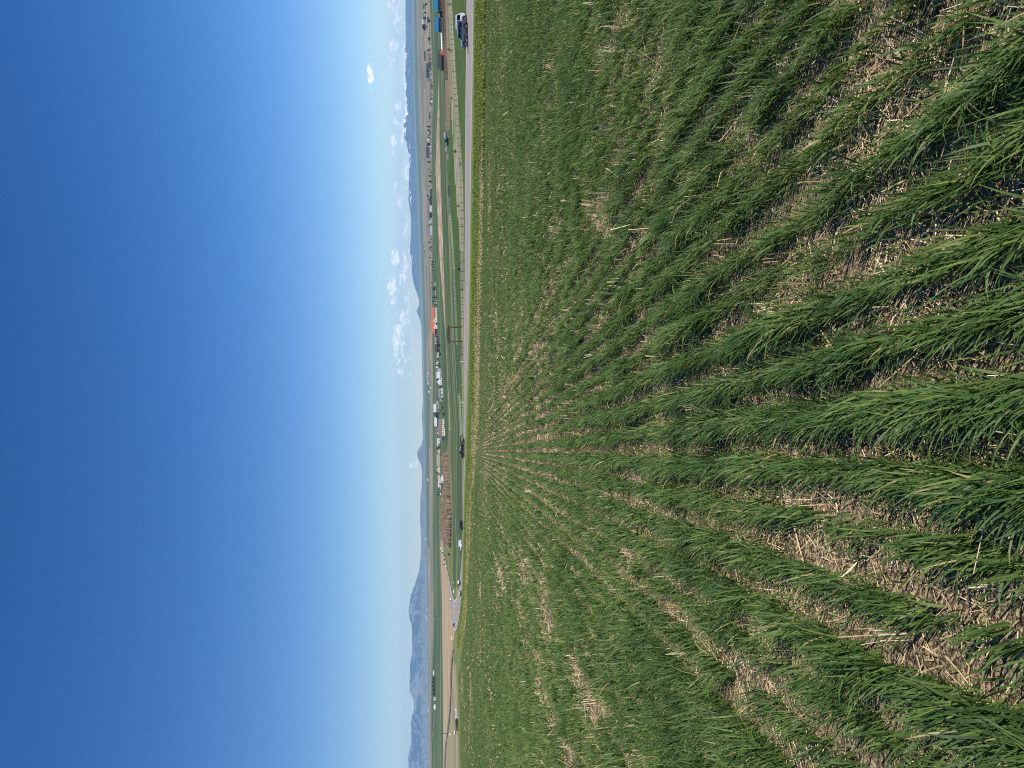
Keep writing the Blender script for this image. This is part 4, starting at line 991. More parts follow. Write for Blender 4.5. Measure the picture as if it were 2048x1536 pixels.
K['cargo_tan'] = pmat('tan_tarp', (.42,.26,.16), .8); 
cargo('cargo_crate', 'tan crate riding in the bed of the black pickup', 897.3, 1.30, 1.3, 1.2, .6, K['cargo_tan'], 'crate')
cargo('tool_box', 'white box behind the cab of the black pickup', 899.6, 1.30, 1.3, .7, .95, K['white'], 'box')
cargo('cargo_crate', 'orange brown crate at the rear end of the trailer', 878.5, .72, 1.2, 1.1, .85, K['cargo_tan'], 'crate')
cargo('cargo_crate', 'grey crate in the middle of the trailer', 884.0, .72, 1.4, 1.4, .75, K['metal'], 'crate')

# farm at the edge of the picture: blue roofed barns, white bales, red barn
house('blue_roof_barn', 'barn with a bright blue roof cut by the picture edge', -14, 20, 885.2, 875.6, 868.0, 'brown_wall', 'teal_roof', 'side', 3, 'barn', depth=16)
house('blue_roof_barn', 'barn with a deep blue roof and pale gable beside the white bale row', 37, 63, 884.4, 877.2, 870.4, 'brown_wall', 'blue_roof', 'side', 3, 'barn', depth=14)
house('red_barn', 'red barn with white trim at the end of the white bale row', 111, 141, 887.6, 883.2, 877.0, 'red_wall', 'dark_roof', 'side', 3, 'barn', depth=12, yaw=-.35)
def machinery():
    P = ground_at(28, 885.6); s = P.y/F; r = empty('farm_tractor', P, facing(P)+math.pi+.3); tag(r, 'dark tractor parked between the two blue roofed barns', 'tractor')
    MB().box(-.2, 2.2, -.5, .5, .9, 1.9).build('hood', K['navy'], r, bevel=.08); MB().hexa([(-1.6,-.8,1.0),(-.1,-.8,1.0),(-.1,.8,1.0),(-1.6,.8,1.0)], [(-1.4,-.7,3.0),(-.3,-.7,3.0),(-.3,.7,3.0),(-1.4,.7,3.0)]).build('cab', K['tint_glass'], r)
    MB().box(-1.5, -.2, -.75, .75, 3.003, 3.12).build('roof', K['white'], r)
    for sg in (-1, 1): wheel(r, -1.1, sg*1.0, .95, .5, sg); wheel(r, 1.5, sg*.85, .6, .35, sg)
machinery()
def bales():
    n = 15; src = None
    for k in range(n):
        y = 66.5+42.5*(k+.5)/n; x = np.interp(y, [66, 109], [885.2, 887.0]); P = ground_at(y, x); s = P.y/F; R = 3.7*s/2
        lab = 'round white wrapped bale in the long row beside the red barn'
        if src is None:
            o = empty('wrapped_bale', P, facing(P)); tag(o, lab, 'bale', 'white wrapped bales in a row'); src = o
            b = MB(); hw_ = 42.5*s/n/2*.985; b.tube([(-hw_, R, R*.98), (-hw_*.9, R, R*.98), (hw_*.9, R, R*.98), (hw_, R, R*.98)], [R*.9, R, R, R*.9], 16)
            b.build('film_wrap', K['plastic_white'], o)
        else: copy_tree(src, P, rz=facing(P))
bales()
def trough(y, x, lab):
    P = ground_at(y, x); r = empty('cattle_feeder', P, facing(P)); tag(r, lab, 'feeder'); s = P.y/F; w = 2.6*s; h = 1.9*s
    MB().hexa([(-w*.4,0,.15),(w*.4,0,.15),(w*.4,.6,.15),(-w*.4,.6,.15)], [(-w/2,-.1,h),(w/2,-.1,h),(w/2,.8,h),(-w/2,.8,h)]).build('bin', K['dark_roof'], r)
    MB().box(-w*.35, -w*.3, .1, .5, -.2, .15).box(w*.3, w*.35, .1, .5, -.2, .15).build('leg', K['dark_wood'], r)
trough(59.8, 890.2, 'small dark feeder on the paddock dirt in front of the blue barn and bales')
trough(117, 889.4, 'small dark feeder right in front of the red barn')
trough(159.8, 893.4, 'lone small dark feeder on the paddock dirt past the red barn')
# shed, camper and gear beyond the paddock fence
house('metal_shed', 'flat grey metal shed at the end of the paddock beside parked gear', 266, 275.5, 898.2, 891.5, 889.0, 'grey_wall', 'pale_roof', 'flat', 1, 'shed', depth=6)
P_ = ground_at(281.5, 898.0); vehicle('farm_truck', 'dark farm truck between the grey shed and the white camper', P_, facing(P_)+math.pi, 5.6, 2.3, 2.1, 'black_paint', 'pickup', cat='truck', lo=True)
def camper(name, label, y0, y1, x, xt, mat, cat='camper'):
    P = ground_at((y0+y1)/2, x); s = P.y/F; w = (y1-y0)*s; h = (x-xt)*s; r = empty(name, P, facing(P)); tag(r, label, cat)
    MB().prism([(-w/2,.45),(w/2,.45),(w/2+.0,h*.6),(w/2-.25,h),(-w/2+.2,h),(-w/2,h*.8)], 0, 2.2).build('body', mat, r)
    for k in (-.25, .2): MB().box(w*k, w*k+w*.16, -.03, .02, h*.5, h*.75).build('window', K['glass'], r)
    for sg in (0, 1): wheel(r, -w*.1, .15+sg*1.9, .36, .2, 2*sg-1)
camper('camper_trailer', 'white camper trailer between the dark truck and the tan container', 294, 303, 895.2, 891.6, K['white'])
def container():
    P = ground_at(314.5, 897.6); s = P.y/F; w = 10*s; h = 3.3*s; r = empty('shipping_container', P, facing(P)); tag(r, 'pale orange container in dark brush next to the white camper', 'container')
    b = MB(); n = 12
    for k in range(n): b.box(-w/2+w*k/n, -w/2+w*(k+.55)/n, -.04, .02, .1, h*.95)
    b.box(-w/2, w/2, .021, 2.4, 0, h).build('body', K['pinkish'], r); MB().box(-w/2-.05, w/2+.05, 0, 2.42, h+.002, h+.1).build('roof', K['tan_roof'], r)
container()

# shrubs standing on their own
for (y, x, hp, wp, kd, lab) in ((8,902.5,7,6,'green','dark green bush by the picture edge behind the wire fence'),(99,900.5,5.5,5,'green','dark bush behind the wire fence below the bale row'),(197,906.0,4.5,4,'dark','small dark bush in the tan grass past the red barn'),
        (303,913.2,7,7.5,'green','large round green bush on the tan grass in front of the container'),(211,914.5,4,5,'olive','low scrubby bush at the wire fence past the small dark bush'),(327,923.0,5,6,'olive','low ragged bush between wire fence posts near the large round bush'),
        (412,919.0,5,4.5,'dark','dark bush at the wire fence below the white garage house'),(449,925.8,5,3.5,'dark','thin dark shrub leaning on the wire fence'),(527,921.5,4,3,'dark','small dark shrub just before the green cabinet'),
        (579,925.8,4.5,4.5,'olive','wiry shrub on the fence line past the green cabinet'),(102,905.5,4.5,6,'olive','low dry shrub touching the wire fence below the bales'),(709,925.6,3.5,3,'dark','small dark shrub behind the short rail fence'),
        (355,899.5,4,3,'dark','small dark bush at the start of the grey pasture fence'),(869,926.5,3,4,'olive','low scrub at the far end of the grey pasture fence'),(1036,897.5,9,8,'dark','dark evergreen bush standing in the bare brown brush'),(1042,898.0,5,6,'olive','olive bush next to the dark evergreen in the brush'),
        (1129.7,890.2,4,4,'olive','round olive bush beside the pale car on the far road arm'),(953,893.5,6,9,'olive','olive yard shrub below the black and white house')):
    P = ground_at(y, x); s = P.y/F; tree('bush', lab, P, hp*s, wp*s, kd, cat='bush', n=420, leaf=wp*s*.06)

# houses; y0, y1, foot, eaves, ridge in the photo
HS = [
 ('cream gabled house nearest the picture edge among dark trees', 2,8.5,851.2,849,846,'cream','tan_roof','gable',2),
 ('low cream house second from the picture edge with a dark roof', 9.5,17,849.8,847.8,846,'cream','dark_roof','side',2),
 ('tiny white house in front of the gap between the cream houses', 19.5,23.2,852.4,850.6,849.6,'white','grey_roof','side',1),
 ('large cream house with a steep gable above the deep blue barn', 25,33.5,852.2,849,846.4,'cream','dark_roof','gable',3),
 ('dark hip roofed house beside the steep cream gable', 33.8,39,852.5,849.5,846.2,'dark_wall','dark_roof','side',2),
 ('grey house with a wall of windows next to the shaded gable', 39.2,48,850.6,846.8,844.6,'grey_wall','pale_roof','side',5),
 ('house with a big gable end coloured navy for its shade', 48.2,60,850.8,847.5,843.8,'navy','dark_roof','gable',2),  # navy wall colour stands in for shade on this gable
 ('low beige house wing next to the shaded gable', 60.2,70,849.8,846.8,845,'beige','tan_roof','side',3),
 ('green roofed dark shed below the grey house', 35,46,858.8,856.6,854.5,'dark_wall','dark_roof','side',1),
 ('long low pink walled building below the shaded gable', 46.5,73,861.2,858.6,857.4,'pinkish','tan_roof','side',6),
 ('grey roofed bungalow with cream wall at the end of the long pink building', 75,85,861.0,859.0,855.8,'cream','grey_roof','side',3),
 ('small cream cottage alone above the grey roofed bungalow', 79,83,853.6,852.0,851.0,'cream','tan_roof','side',1),
 ('tiny cream cottage just past the small lone cottage', 84.2,88.6,854.3,852.4,851.4,'cream','grey_roof','gable',1),
 ('small white house above the middle of the bale row', 91.5,97.5,861.2,858.4,857.2,'white','grey_roof','gable',2),
 ('white steep gabled house next to a wide grey brown roof', 100.5,107,861.4,858.8,856.6,'white','dark_roof','gable',1),
 ('wide house with grey brown roof and pink wall above the red barn', 107.3,123,863.4,861.2,855.4,'pinkish','brown_roof','side',4),
 ('long dark roofed house higher on the slope above the red barn', 103.5,119,852.4,850.6,848.2,'grey_wall','dark_roof','side',3),
 ('pink walled house with dark roof between the brown and navy roofs', 124,133,863.4,861.0,857.0,'pinkish','dark_roof','side',2),
 ('house with a broad navy blue roof above the red barn end', 128,155,859.8,857.4,852.6,'grey_wall','navy','side',4),
 ('small white house set against the broad navy roof', 141.8,145.2,863.4,860.6,859.4,'white','white','gable',1),
 ('white square house right after the broad navy roof', 153.4,157.4,863.8,860.8,859.8,'white','grey_roof','side',1),
 ('beige walled house with brown roof past the white square house', 158,170,865.8,863.2,860,'pinkish','brown_roof','side',3),
 ('small pink house below the beige walled one', 172,178.5,866.0,864.0,862.6,'pinkish','dark_roof','side',2),
 ('small cream house up the slope beyond the brown roofs', 181,187,851.8,850.2,849,'cream','tan_roof','side',2),
 ('cream house with grey trees beside it on the slope', 187.5,193,857.4,855.0,853.6,'cream','dark_roof','gable',2),
 ('white house between dark trees at the field edge', 193.5,196,865.8,864.2,863.2,'white','grey_roof','side',1),
 ('bright white house after the one between dark trees', 202,208,866.0,863.6,862.2,'white','white','side',2),
 ('tiny cream house on the grey slope behind the bright white house', 216,219,863.0,861.4,860.6,'cream','tan_roof','side',1),
 ('white house higher up than the tiny cream one', 219.5,223.5,859.0,857.0,856,'white','grey_roof','side',1),
 ('low grey house in the row of dim roofs', 224,231,859.8,858.0,856.6,'grey_wall','grey_roof','side',2),
 ('low grey brown house ending the row of dim roofs', 232,238,860.2,858.4,857,'brown_wall','grey_roof','side',2),
 ('white house before the dark round trees', 247.5,252,860.2,858.0,856.2,'white','grey_roof','side',2),
 ('cream cottage between the dark round trees', 255,259,860.4,858.2,856.8,'cream','grey_roof','side',1),
 ('grey cottage just before the tall cream gable', 264,268.5,860.4,858.4,857,'grey_wall','pale_roof','side',1),
 ('tall cream gabled house joined to a navy roof', 273,285.5,860.4,857.4,852.6,'cream','navy','gable',2),
 ('dark navy house wing behind the tall cream gable', 285.8,292,860.2,857.2,853.4,'navy','navy','side',1),
 ('large dark roofed house with a white lower wall', 294,316,861.0,858.2,852.6,'white','dark_roof','side',4),
 ('small pale shed past the large dark roofed house', 316.5,321.5,860.0,858.2,856.8,'cream','grey_roof','side',1),
 ('brown gabled house at the edge of the dark green field', 371,378,863.6,860.6,857.6,'beige','dark_roof','gable',1),
 ('dark grey house adjoining the brown gable', 378.3,394,863.6,860.4,857.4,'dark_wall','grey_roof','side',3),
 ('low charcoal barn between dark grey house and white garage', 394.5,409,863.4,860.8,858.8,'dark_wall','dark_roof','side',1),
 ('white walled garage house with a grey brown roof', 409.5,425,863.4,858.8,854.4,'white','brown_roof','side',2),
 ('black walled middle wing between two white houses', 425.3,437.5,863.6,859.0,855.6,'dark_wall','brown_roof','side',2),
 ('white house with a rounded gable over a dark entrance', 438,452,863.8,860.8,855.2,'white','grey_roof','gable',2),
 ('wide house with steep grey roof and white lower wall ending the farm group', 452.4,470.5,864.2,859.8,852.8,'white','grey_roof','side',4),
 ('tiny white farmhouse in a clump of trees on the tan plain', 495,499,851.0,849.4,848.4,'white','grey_roof','side',1),
 ('yellow orange shed in the line of dark trees', 564.5,571,871.2,869.0,867.4,'cream','orange_roof','gable',1),
 ('small white house after the yellow orange shed', 583.5,590.5,871.8,869.4,867.6,'white','dark_roof','side',1),
 ('white farm house just before the long orange roof', 601,607.5,873.4,870.8,869,'white','grey_roof','side',1),
 ('dark roofed house after the long orange roof', 674,688,877.4,873.8,869.4,'dark_wall','grey_roof','side',2),
 ('charcoal hip roofed house before the small white gables', 690,704,878.2,874.4,869.8,'dark_wall','dark_roof','side',2),
 ('tiny white gabled house first of the three', 705.2,709.2,877.4,875.2,873.2,'white','grey_roof','gable',1),
 ('white gabled house second of the three', 709.6,715,876.8,874.0,872.0,'white','dark_roof','gable',1),
 ('dark roofed house with a white gable third of the three', 721.5,730.5,877.8,874.6,870.6,'white','dark_roof','gable',2),
 ('narrow white gabled house beside the silver building', 731.2,736.5,876.6,873.2,870.8,'white','grey_roof','gable',1),
 ('silver metal building beside the blue grey roof', 737,743.6,882.0,876.6,873.4,'silver_roof','silver_roof','gable',1),
 ('building with blue grey roof and white wall next to the big white gable', 744,756,882.6,879.4,873.2,'white','silver_roof','side',3),
 ('big white gabled workshop with two bays', 756.4,770,883.6,878.8,873.6,'white','silver_roof','gable',2),
 ('long white shed with grey roof next to the workshop', 778,795,886.0,881.0,876.2,'white','grey_roof','side',1),
 ('dark grey gabled end building adjoining the long white shed', 795.3,802.5,885.8,881.2,876.2,'grey_wall','dark_roof','gable',0),  # white shed's end in shade, put in as a separate grey walled block
 ('small white block house above the yellow brush', 803.5,808.6,876.2,873.6,872.8,'white','pale_roof','flat',1),
 ('large lodge with pale roof and rows of windows', 809,824,878.4,872.2,867.2,'grey_wall','pale_roof','side',6),
 ('dark pointed gable wing of the lodge group', 824.3,835,877.6,872.4,867.4,'navy','pale_roof','gable',3),
 ('pale roofed long wing with a black wall below', 835.3,852.5,876.2,873.6,869.0,'dark_wall','pale_roof','side',4),
 ('long cream apartment building under a brown roof', 838,872,889.0,883.2,876.6,'cream','brown_roof','side',7),
 ('shaded end of the long cream building as a dark block', 872.4,880.5,888.8,883.6,880,'dark_wall','brown_roof','side',1),  # shade on the cream building's end, made with dark walls
 ('small dark roofed house behind the brown roof', 853,862,879.2,876.2,871.4,'grey_wall','dark_roof','gable',1),
 ('white gabled house behind the end of the brown roof', 863,871,879.6,876.4,873.0,'white','dark_roof','gable',2),
 ('bright white barn past the brown roof', 877,891,879.4,875.4,874.6,'white','white','side',1),
 ('cream gabled house with a dark slanted roof', 898.5,907,880.0,877.4,874.2,'cream','dark_roof','gable',2),
 ('long low beige house before the cream gable', 908,932,880.0,876.8,874.0,'beige','tan_roof','side',5),
 ('pale cream gabled house above the parked trailers', 933.5,946.5,880.2,877.0,874.0,'cream','pink_roof','gable',3),
 ('house with dark gable and bright white front', 948,964,888.6,884.0,880.0,'white','dark_roof','gable',3),
 ('white fronted house with a pinkish roof behind the dark gable', 951,966,884.0,880.0,876.0,'white','pink_roof','side',2),
 ('low white shed past the pinkish roof', 967,974.2,879.4,877.2,876.2,'white','white','side',1),
 ('black garage with white eave in front of the brush', 971,977.5,883.2,881.4,880.4,'dark_wall','white','flat',1),
 ('tiny white cabin between dark trees above the brush', 986.5,990,882.4,880.6,880,'white','white','side',0),
 ('tiny cream cabin farther along above the brush', 1000.8,1004,882.8,881.2,880.6,'cream','cream','side',0),
 ('small white shed in the bare brown brush', 1051.2,1054,885.8,884.4,883.8,'white','white','side',0),
 ('tiny white shed at the head of the far road arm', 1079.6,1082.2,886.4,885.2,884.6,'white','white','side',0),
 ('tiny white hut above the far road arm on the tan field edge', 1095.4,1097.6,882.6,881.6,881,'white','white','side',0),
 ('long white poultry barn alone at the foot of the pale rangeland', 1341.6,1350.2,868.2,866.8,866.0,'white','white','side',2),
 ('first of two narrow white barns standing side by side', 1394.3,1396.6,871.0,868.4,867.2,'white','silver_roof','gable',0),
 ('second narrow white barn with a dark gap before it', 1398.2,1400.6,871.0,868.2,866.8,'white','silver_roof','gable',0),
 ('dark barn after the two narrow white barns', 1400.8,1403.4,870.6,868.6,867.4,'dark_wall','dark_roof','gable',0),
 ('broad white barn at the start of the pale track', 1409.2,1418.4,871.0,868.6,867.0,'white','white','gable',1),
 ('small white house at the upper end of the gravel yard', 1417,1421.6,912.8,910.8,909.8,'white','pale_roof','gable',1),
 ('square white house where the long grey hedge begins', 1432.8,1438,915.4,912.2,911.0,'white','pale_roof','side',1),
 ('tiny cream shed behind the power pole', 1466.8,1469.4,902.2,900.4,899.6,'cream','cream','side',0),
 ('white farm building on the far plain first of the distant hamlet', 745.2,748.2,857.2,855.8,855.2,'white','white','side',0),
 ('white building of the distant hamlet standing apart on the far side', 751.6,753.4,855.2,854.0,853.6,'white','white','side',0),
 ('pale building of the distant hamlet after the one apart', 761,763.4,856.4,855.4,855,'white','white','side',0),
 ('brightest white building of the distant hamlet', 765.2,769,858.0,856.2,855.4,'white','white','side',0),
 ('grey blue building of the distant hamlet near its end', 773,778.5,862.2,861.0,860.4,'silver_roof','silver_roof','side',0),
 ('last white building of the distant hamlet', 782.2,785,859.4,857.6,857,'white','white','side',0),
 ('tiny pale farmstead under the forested mountain', 1076,1078.6,851.2,850.0,849.4,'white','white','side',0),
 ('white house on the plain below the small peak', 956.6,961.4,856.2,855.2,854.8,'white','white','side',0),
 ('white barn under the highest mountain top', 1219,1221,854.4,853.2,852.8,'white','white','side',0),
 ('bluish white barn beside the one under the highest mountain top', 1233.4,1236,854.2,853.0,852.4,'white','silver_roof','side',0),
 ('tiny white barn after the bluish white one', 1239,1241.2,854.6,853.6,853,'white','white','side',0),
 ('pale barn on the horizon edge above the winding track', 1420,1423,857.2,856.2,855.8,'white','silver_roof','side',0),
]
for (lab, y0, y1, xb, xe, xr, wl, rf, st, wn) in HS:
    big = y1-y0 > 3.5
    house('barn' if 'barn' in lab else ('shed' if 'shed' in lab else 'house'), lab, y0, y1, xb, xe, xr, wl, rf, st, wn, 'barn' if 'barn' in lab else ('shed' if 'shed' in lab else 'house'), door=big, yaw=.12*math.sin(y0))
# the long white walled hall with orange roofs
def hall():
    P = ground_at(640, 874.3); s = P.y/F; r = empty('orange_roof_hall', P, facing(P)); tag(r, 'long white hall with bright orange tiled roofs and two gables', 'hall')
    X = lambda y: (640-y)*s; Z = lambda x: (874.3-x)*s
    MB().box(X(658), X(615.5), 0, 14, -1, Z(869.5)).build('wall', K['white'], r)
    MB().box(X(670), X(658)-.01, 1.0, 12, -1, Z(870)).build('wall', K['dark_wall'], r)
    R = MB()
    def slab(ya, yb, xe, xr, y_in=0.0, d=14.0, e=.8, hip=0.0):
        x0, x1 = X(yb)-e, X(ya)+e; k = hip*s
        R.add([(x0,y_in-e,Z(xe)),(x1,y_in-e,Z(xe)),(x1,y_in+d+e,Z(xe)),(x0,y_in+d+e,Z(xe)),(x0+k,y_in+d/2,Z(xr)),(x1-k*.3,y_in+d/2,Z(xr))], [(0,3,2,1),(0,1,5,4),(1,2,5),(2,3,4,5),(3,0,4)])
    slab(615.5, 636, 869.3, 864.8); slab(632, 671, 869.8, 861.6, 1.0, 16.0, hip=14)
    ro = R.build('roof', K['orange_roof'], r)
    for (ya, yb) in ((637.5, 645), (651, 657.5)):
        G = MB(); w = (X(ya)-X(yb))/2; c = (X(ya)+X(yb))/2
        G.prism([(c-w,-1),(c+w,-1),(c+w,Z(869.4)),(c,Z(866.8)),(c-w,Z(869.4))], -2.2, 1.0); gb = G.build('gable', K['white'], r)
        MB().box(c-.5, c+.5, -2.26, -2.19, Z(871.8), Z(870)).build('window', K['glass'], gb)
    for y in np.linspace(618, 634, 6): MB().box(X(y)-.5, X(y)+.5, -.06, .02, 1.0, 2.9).build('window', K['glass'], r)
    MB().box(X(648)-2, X(648)+2, -.08, .02, 0, 3.2).build('door', K['dark_wall'], r)
hall()
# trailers in the yard below the pale cream gabled house
for i, (ya, yb, x, xt) in enumerate(((925.5,931.5,887.6,884.6),(932.5,938.5,888.0,885.0),(940,945.5,888.4,885.6))):
    camper('camper_trailer', ('silver camper trailer first in the yard row', 'silver camper trailer in the middle of the yard row', 'silver camper trailer nearest the dark gable house')[i], ya, yb, x, xt, K['silver_roof'])

# trees among the houses (dark specks in the photo)
TREES = [(13,851.5,4),(18,852.5,4.5),(24,853,3),(35,853.5,4),(60,854,3.5),(66,860,3),(80,861.5,4.5),(88,862.5,5),(99,862,4.5),(109,863,5),(121,853.5,4),(135,864,5),(139,865,4.5),(148,864,4),(158,863.5,4),(171,866.4,4.5),(189.5,866,5.5),(198,866.2,5),(209,866,3.5),(242,860,5),(253,860.6,5),(261,861,5.5),(268,861.4,5),(270,860.6,3.5),(283,861.6,3.5),(318,861.6,4),(345,864,4),(352,864.4,5),(357,864.4,4.5),(365,864.2,4),(394,864,3.5),(472,865,3.5),(478,865,4),(525,868,3.5),(532,868.4,3.5),(541,869,4),(548,869.4,3.5),(556,870,3.5),(576,872,3.2),(594,873,5),(598,873.4,5),(609,874,4),(673,877.5,6),(679,878.5,5.5),(684,879,6),(690,879.4,5),(694,878.6,4.5),(701,879.4,5),(718,879.4,4),(724,881,4.5),(731,881,4),(735,882,3.5),(787,877.4,3.2),(792,878,3.2),(869,879.8,4),(874,879.4,4),(495,850.8,3.5),(503,851,3.2),(978,884.2,3),(983,883.4,2.8),(992,884,3),(1008,884,3),(1013,884.6,2.8)]
rt = random.Random(12)
for _ in range(130):                                   # more dark specks of trees along the rows of houses
    y = rt.choice([rt.uniform(0, 300), rt.uniform(300, 620), rt.uniform(672, 1000)])
    x = np.interp(y, [0, 100, 200, 340, 470, 560, 680, 760, 800, 900, 1000], [858, 863, 866, 863.8, 865, 870.5, 879.5, 884, 886, 882, 885])+rt.uniform(-5.5, 1.0)
    TREES.append((y, x, rt.uniform(2.8, 5.6)))
proto = {}
for i, (y, x, hp) in enumerate(TREES):
    P = ground_at(y, x); s = P.y/F; h = max(3, hp*s*1.2); k = i % 3
    if k not in proto: proto[k] = tree('dark_tree', 'dark tree among the houses at the foot of the dry hills', P, 8.0, (5.5, 3.6, 6.5)[k], 'dark', conic=(k == 1), group='dark trees among the houses', n=200); proto[k].scale = (h/8,)*3
    else: copy_tree(proto[k], P, rz=i*1.3, sc=h/8)
# green and yellow garden trees
for (y, x, hp, wp, kd, lab) in ((775,884.6,7,6,'olive','yellow green tree between the workshop and the long white shed'),(828,889.6,4,9,'olive','wide low olive tree below the lodge'),(815,887,4,8,'olive','wide low olive tree before the one below the lodge'),(894.5,881.5,4.5,6,'olive','olive tree after the bright white barn'),(42,862,5,5,'dark','dark conifer below the green roofed shed'),(690.5,881,3.5,7,'green','light green hedge tree below the charcoal roof'),(708,882,3.5,8,'green','light green hedge tree below the small white gables')):
    P = ground_at(y, x); s = P.y/F; tree('garden_tree', lab, P, hp*s, wp*s, kd, n=260)
# windbreak of trees on the far side of the tilled fields
pr = None
for i, y in enumerate(np.linspace(1354, 1392, 19)):
    x = np.interp(y, [1354, 1392], [870.6, 871.2])+.5*math.sin(i*2.1); P = ground_at(y, x); s = P.y/F; h = (5.2+1.3*math.sin(i*1.7))*s
    if pr is None: pr = tree('windbreak_tree', 'dark tree in the long windbreak row before the narrow white barns', P, 10, 7, 'dark', group='windbreak trees', n=220); pr.scale = (h/10,)*3
    else: copy_tree(pr, P, rz=i*1.1, sc=h/10)
pr = None
for i, y in enumerate(np.linspace(1306, 1338, 10)):
    P = ground_at(y, 868.6+.6*math.sin(i)); s = P.y/F; h = (2.2+.5*math.sin(i*2.3))*s
    if pr is None: pr = tree('orchard_tree', 'small brownish tree in the scattered row before the long white poultry barn', P, 5, 4.4, 'olive', group='small scattered trees', n=120); pr.scale = (h/5,)*3
    else: copy_tree(pr, P, rz=i*1.7, sc=h/5)
# bare brush filling the draw
def brush():
    rg = np.random.default_rng(5); V = []; T = []
    n = 24000; ys = 1092-187*rg.uniform(0, 1, n)**1.15; u = rg.uniform(0, 1, n)
    lo = np.interp(ys, [893, 940, 960, 1000, 1060, 1092], [px(1090), px(1075), px(1130), px(1050), px(1035), px(1130)]); hi = np.interp(ys, [893, 940, 1020, 1060, 1092], [px(1140), px(1170), px(1225), px(1222), px(1215)])
    xs = lo+(hi-lo)*u
    # reuse a coarse lookup of the ground
    gy = np.arange(888, 1100, 6.0); gx = np.arange(878, 906, 1.0)
    G = np.array([[tuple(ground_at(a, b)) for b in gx] for a in gy])
    i = np.clip((ys-gy[0])/6.0, 0, len(gy)-1.001); j = np.clip(xs-gx[0], 0, len(gx)-1.001); i0 = i.astype(int); j0 = j.astype(int); fi = (i-i0)[:, None]; fj = (j-j0)[:, None]
    P = (G[i0, j0]*(1-fj)+G[i0, j0+1]*fj)*(1-fi)+(G[i0+1, j0]*(1-fj)+G[i0+1, j0+1]*fj)*fi
    h = rg.uniform(1.2, 3.6, n)*(.5+vnoise(P[:, 0]/30, P[:, 1]/60, 9)); w_ = rg.uniform(.25, .7, n); a = rg.uniform(-.7, .7, n); ln = rg.normal(0, .35, n)
    dx = np.cos(a)*w_; dy = np.sin(a)*w_
    A = P+np.stack([-dx*.4, -dy*.4, -.3+0*h], 1); B = P+np.stack([dx*.4, dy*.4, -.3+0*h], 1); C = P+np.stack([dx+ln, dy, h], 1); D = P+np.stack([-dx+ln, -dy, h*.92], 1)
    V = np.stack([A, B, C, D], 1).reshape(-1, 3); t = np.repeat(np.clip(rg.normal(.45, .3, n), 0, 1), 4)
    tag(np_mesh('brush', V, np.arange(4*n).reshape(n, 4), L_['bare'], tint=t), 'bare brown brush and leafless thicket filling the draw beyond the green crop', 'brush', kind='stuff')
brush()
# taller grasses of the verge
def verge_grass():
    rg = np.random.default_rng(8); P = []; 
    gy = np.arange(0, 1300, 8.0); gt = np.linspace(0.0, .6, 13)
    cs = [column(y) for y in gy]; G = np.array([[tuple(c[10].lerp(c[9], t)) for t in gt] for c in cs])
    n = 60000; i = rg.uniform(0, len(gy)-1.01, n); tt = rg.uniform(0, 1, n)**1.7; j = tt*(len(gt)-1.01); i0 = i.astype(int); j0 = j.astype(int); fi = (i-i0)[:, None]; fj = (j-j0)[:, None]
    P = (G[i0, j0]*(1-fj)+G[i0, j0+1]*fj)*(1-fi)+(G[i0+1, j0]*(1-fj)+G[i0+1, j0+1]*fj)*fi
    dry = vnoise(P[:, 0]/9, P[:, 1]/7, 77)*.6+vnoise(P[:, 0]/2.5, P[:, 1]/2.5, 78)*.4 - .75*tt
    yv = i*8.0
    edge = np.interp(yv, [0, 200, 330, 480, 640, 800, 960, 1300], [-.06, -.02, .06, .26, .34, .24, .26, .22])
    t = np.where(rg.uniform(0, 1, n) < np.clip((dry-.42+edge)*3.2, .02, .95)*(tt < .5), rg.uniform(.75, 1, n), rg.uniform(0, .5, n))
    h = rg.uniform(.14, .36, n); w_ = rg.uniform(.05, .11, n); a = rg.uniform(-.9, .9, n); ln = rg.normal(-.12, .10, n)
    dx, dy = np.cos(a)*w_, np.sin(a)*w_
    A = P+np.stack([-dx, -dy, -.05+0*h], 1); B = P+np.stack([dx, dy, -.05+0*h], 1); C = P+np.stack([dx*.3+ln, dy*.3, h], 1); D = P+np.stack([-dx*.3+ln, -dy*.3, h*.95], 1)
    V = np.stack([A, B, C, D], 1).reshape(-1, 3)
    m = blade_mat('verge_blades', [(0, (.13,.175,.038)), (.5, (.21,.245,.062)), (.74, (.28,.28,.095)), (.8, (.40,.34,.17)), (1, (.50,.42,.24))], rough=.8, trans=.3, spec=.15)
    tag(np_mesh('tall_grass', V, np.arange(4*n).reshape(n, 4), m, tint=np.repeat(t, 4)), 'tall yellow green and dry tan grass on the bank between wheat and road', 'grass', kind='stuff')
verge_grass()

# poles, mast, signs
def pole(name, label, y, xb, xt, rad, arm=True, cat='pole', mat='dark_wood'):
    P = ground_at(y, xb); s = P.y/F; h = (xb-xt)*s; r = empty(name, P, facing(P)); tag(r, label, cat)
    MB().tube([(0, 0, -1), (0, 0, h*.5), (0, 0, h)], [rad*1.2, rad, rad*.8], 8).build('shaft', K[mat], r)
    if arm:
        MB().box(-1.3, 1.3, -.12, .12, h*.93, h*.93+.22).build('crossarm', K[mat], r)
        for k in (-1.1, 0, 1.1): MB().tube([(k, 0, h*.93+.22), (k, 0, h*.93+.5)], .09, 6).build('insulator', K['grey_wall'], r)
pole('power_pole', 'wooden power pole behind the round fronted cream tanks', 1465.6, 906.8, 882, .22)
pole('power_pole', 'pale power pole standing alone on the tilled field edge', 1238.2, 886.4, 876.8, .2, mat='wire')
pole('radio_mast', 'thin grey radio mast rising over the horizon', 785.5, 847.2, 837.5, 1.3, arm=False, cat='mast', mat='metal')
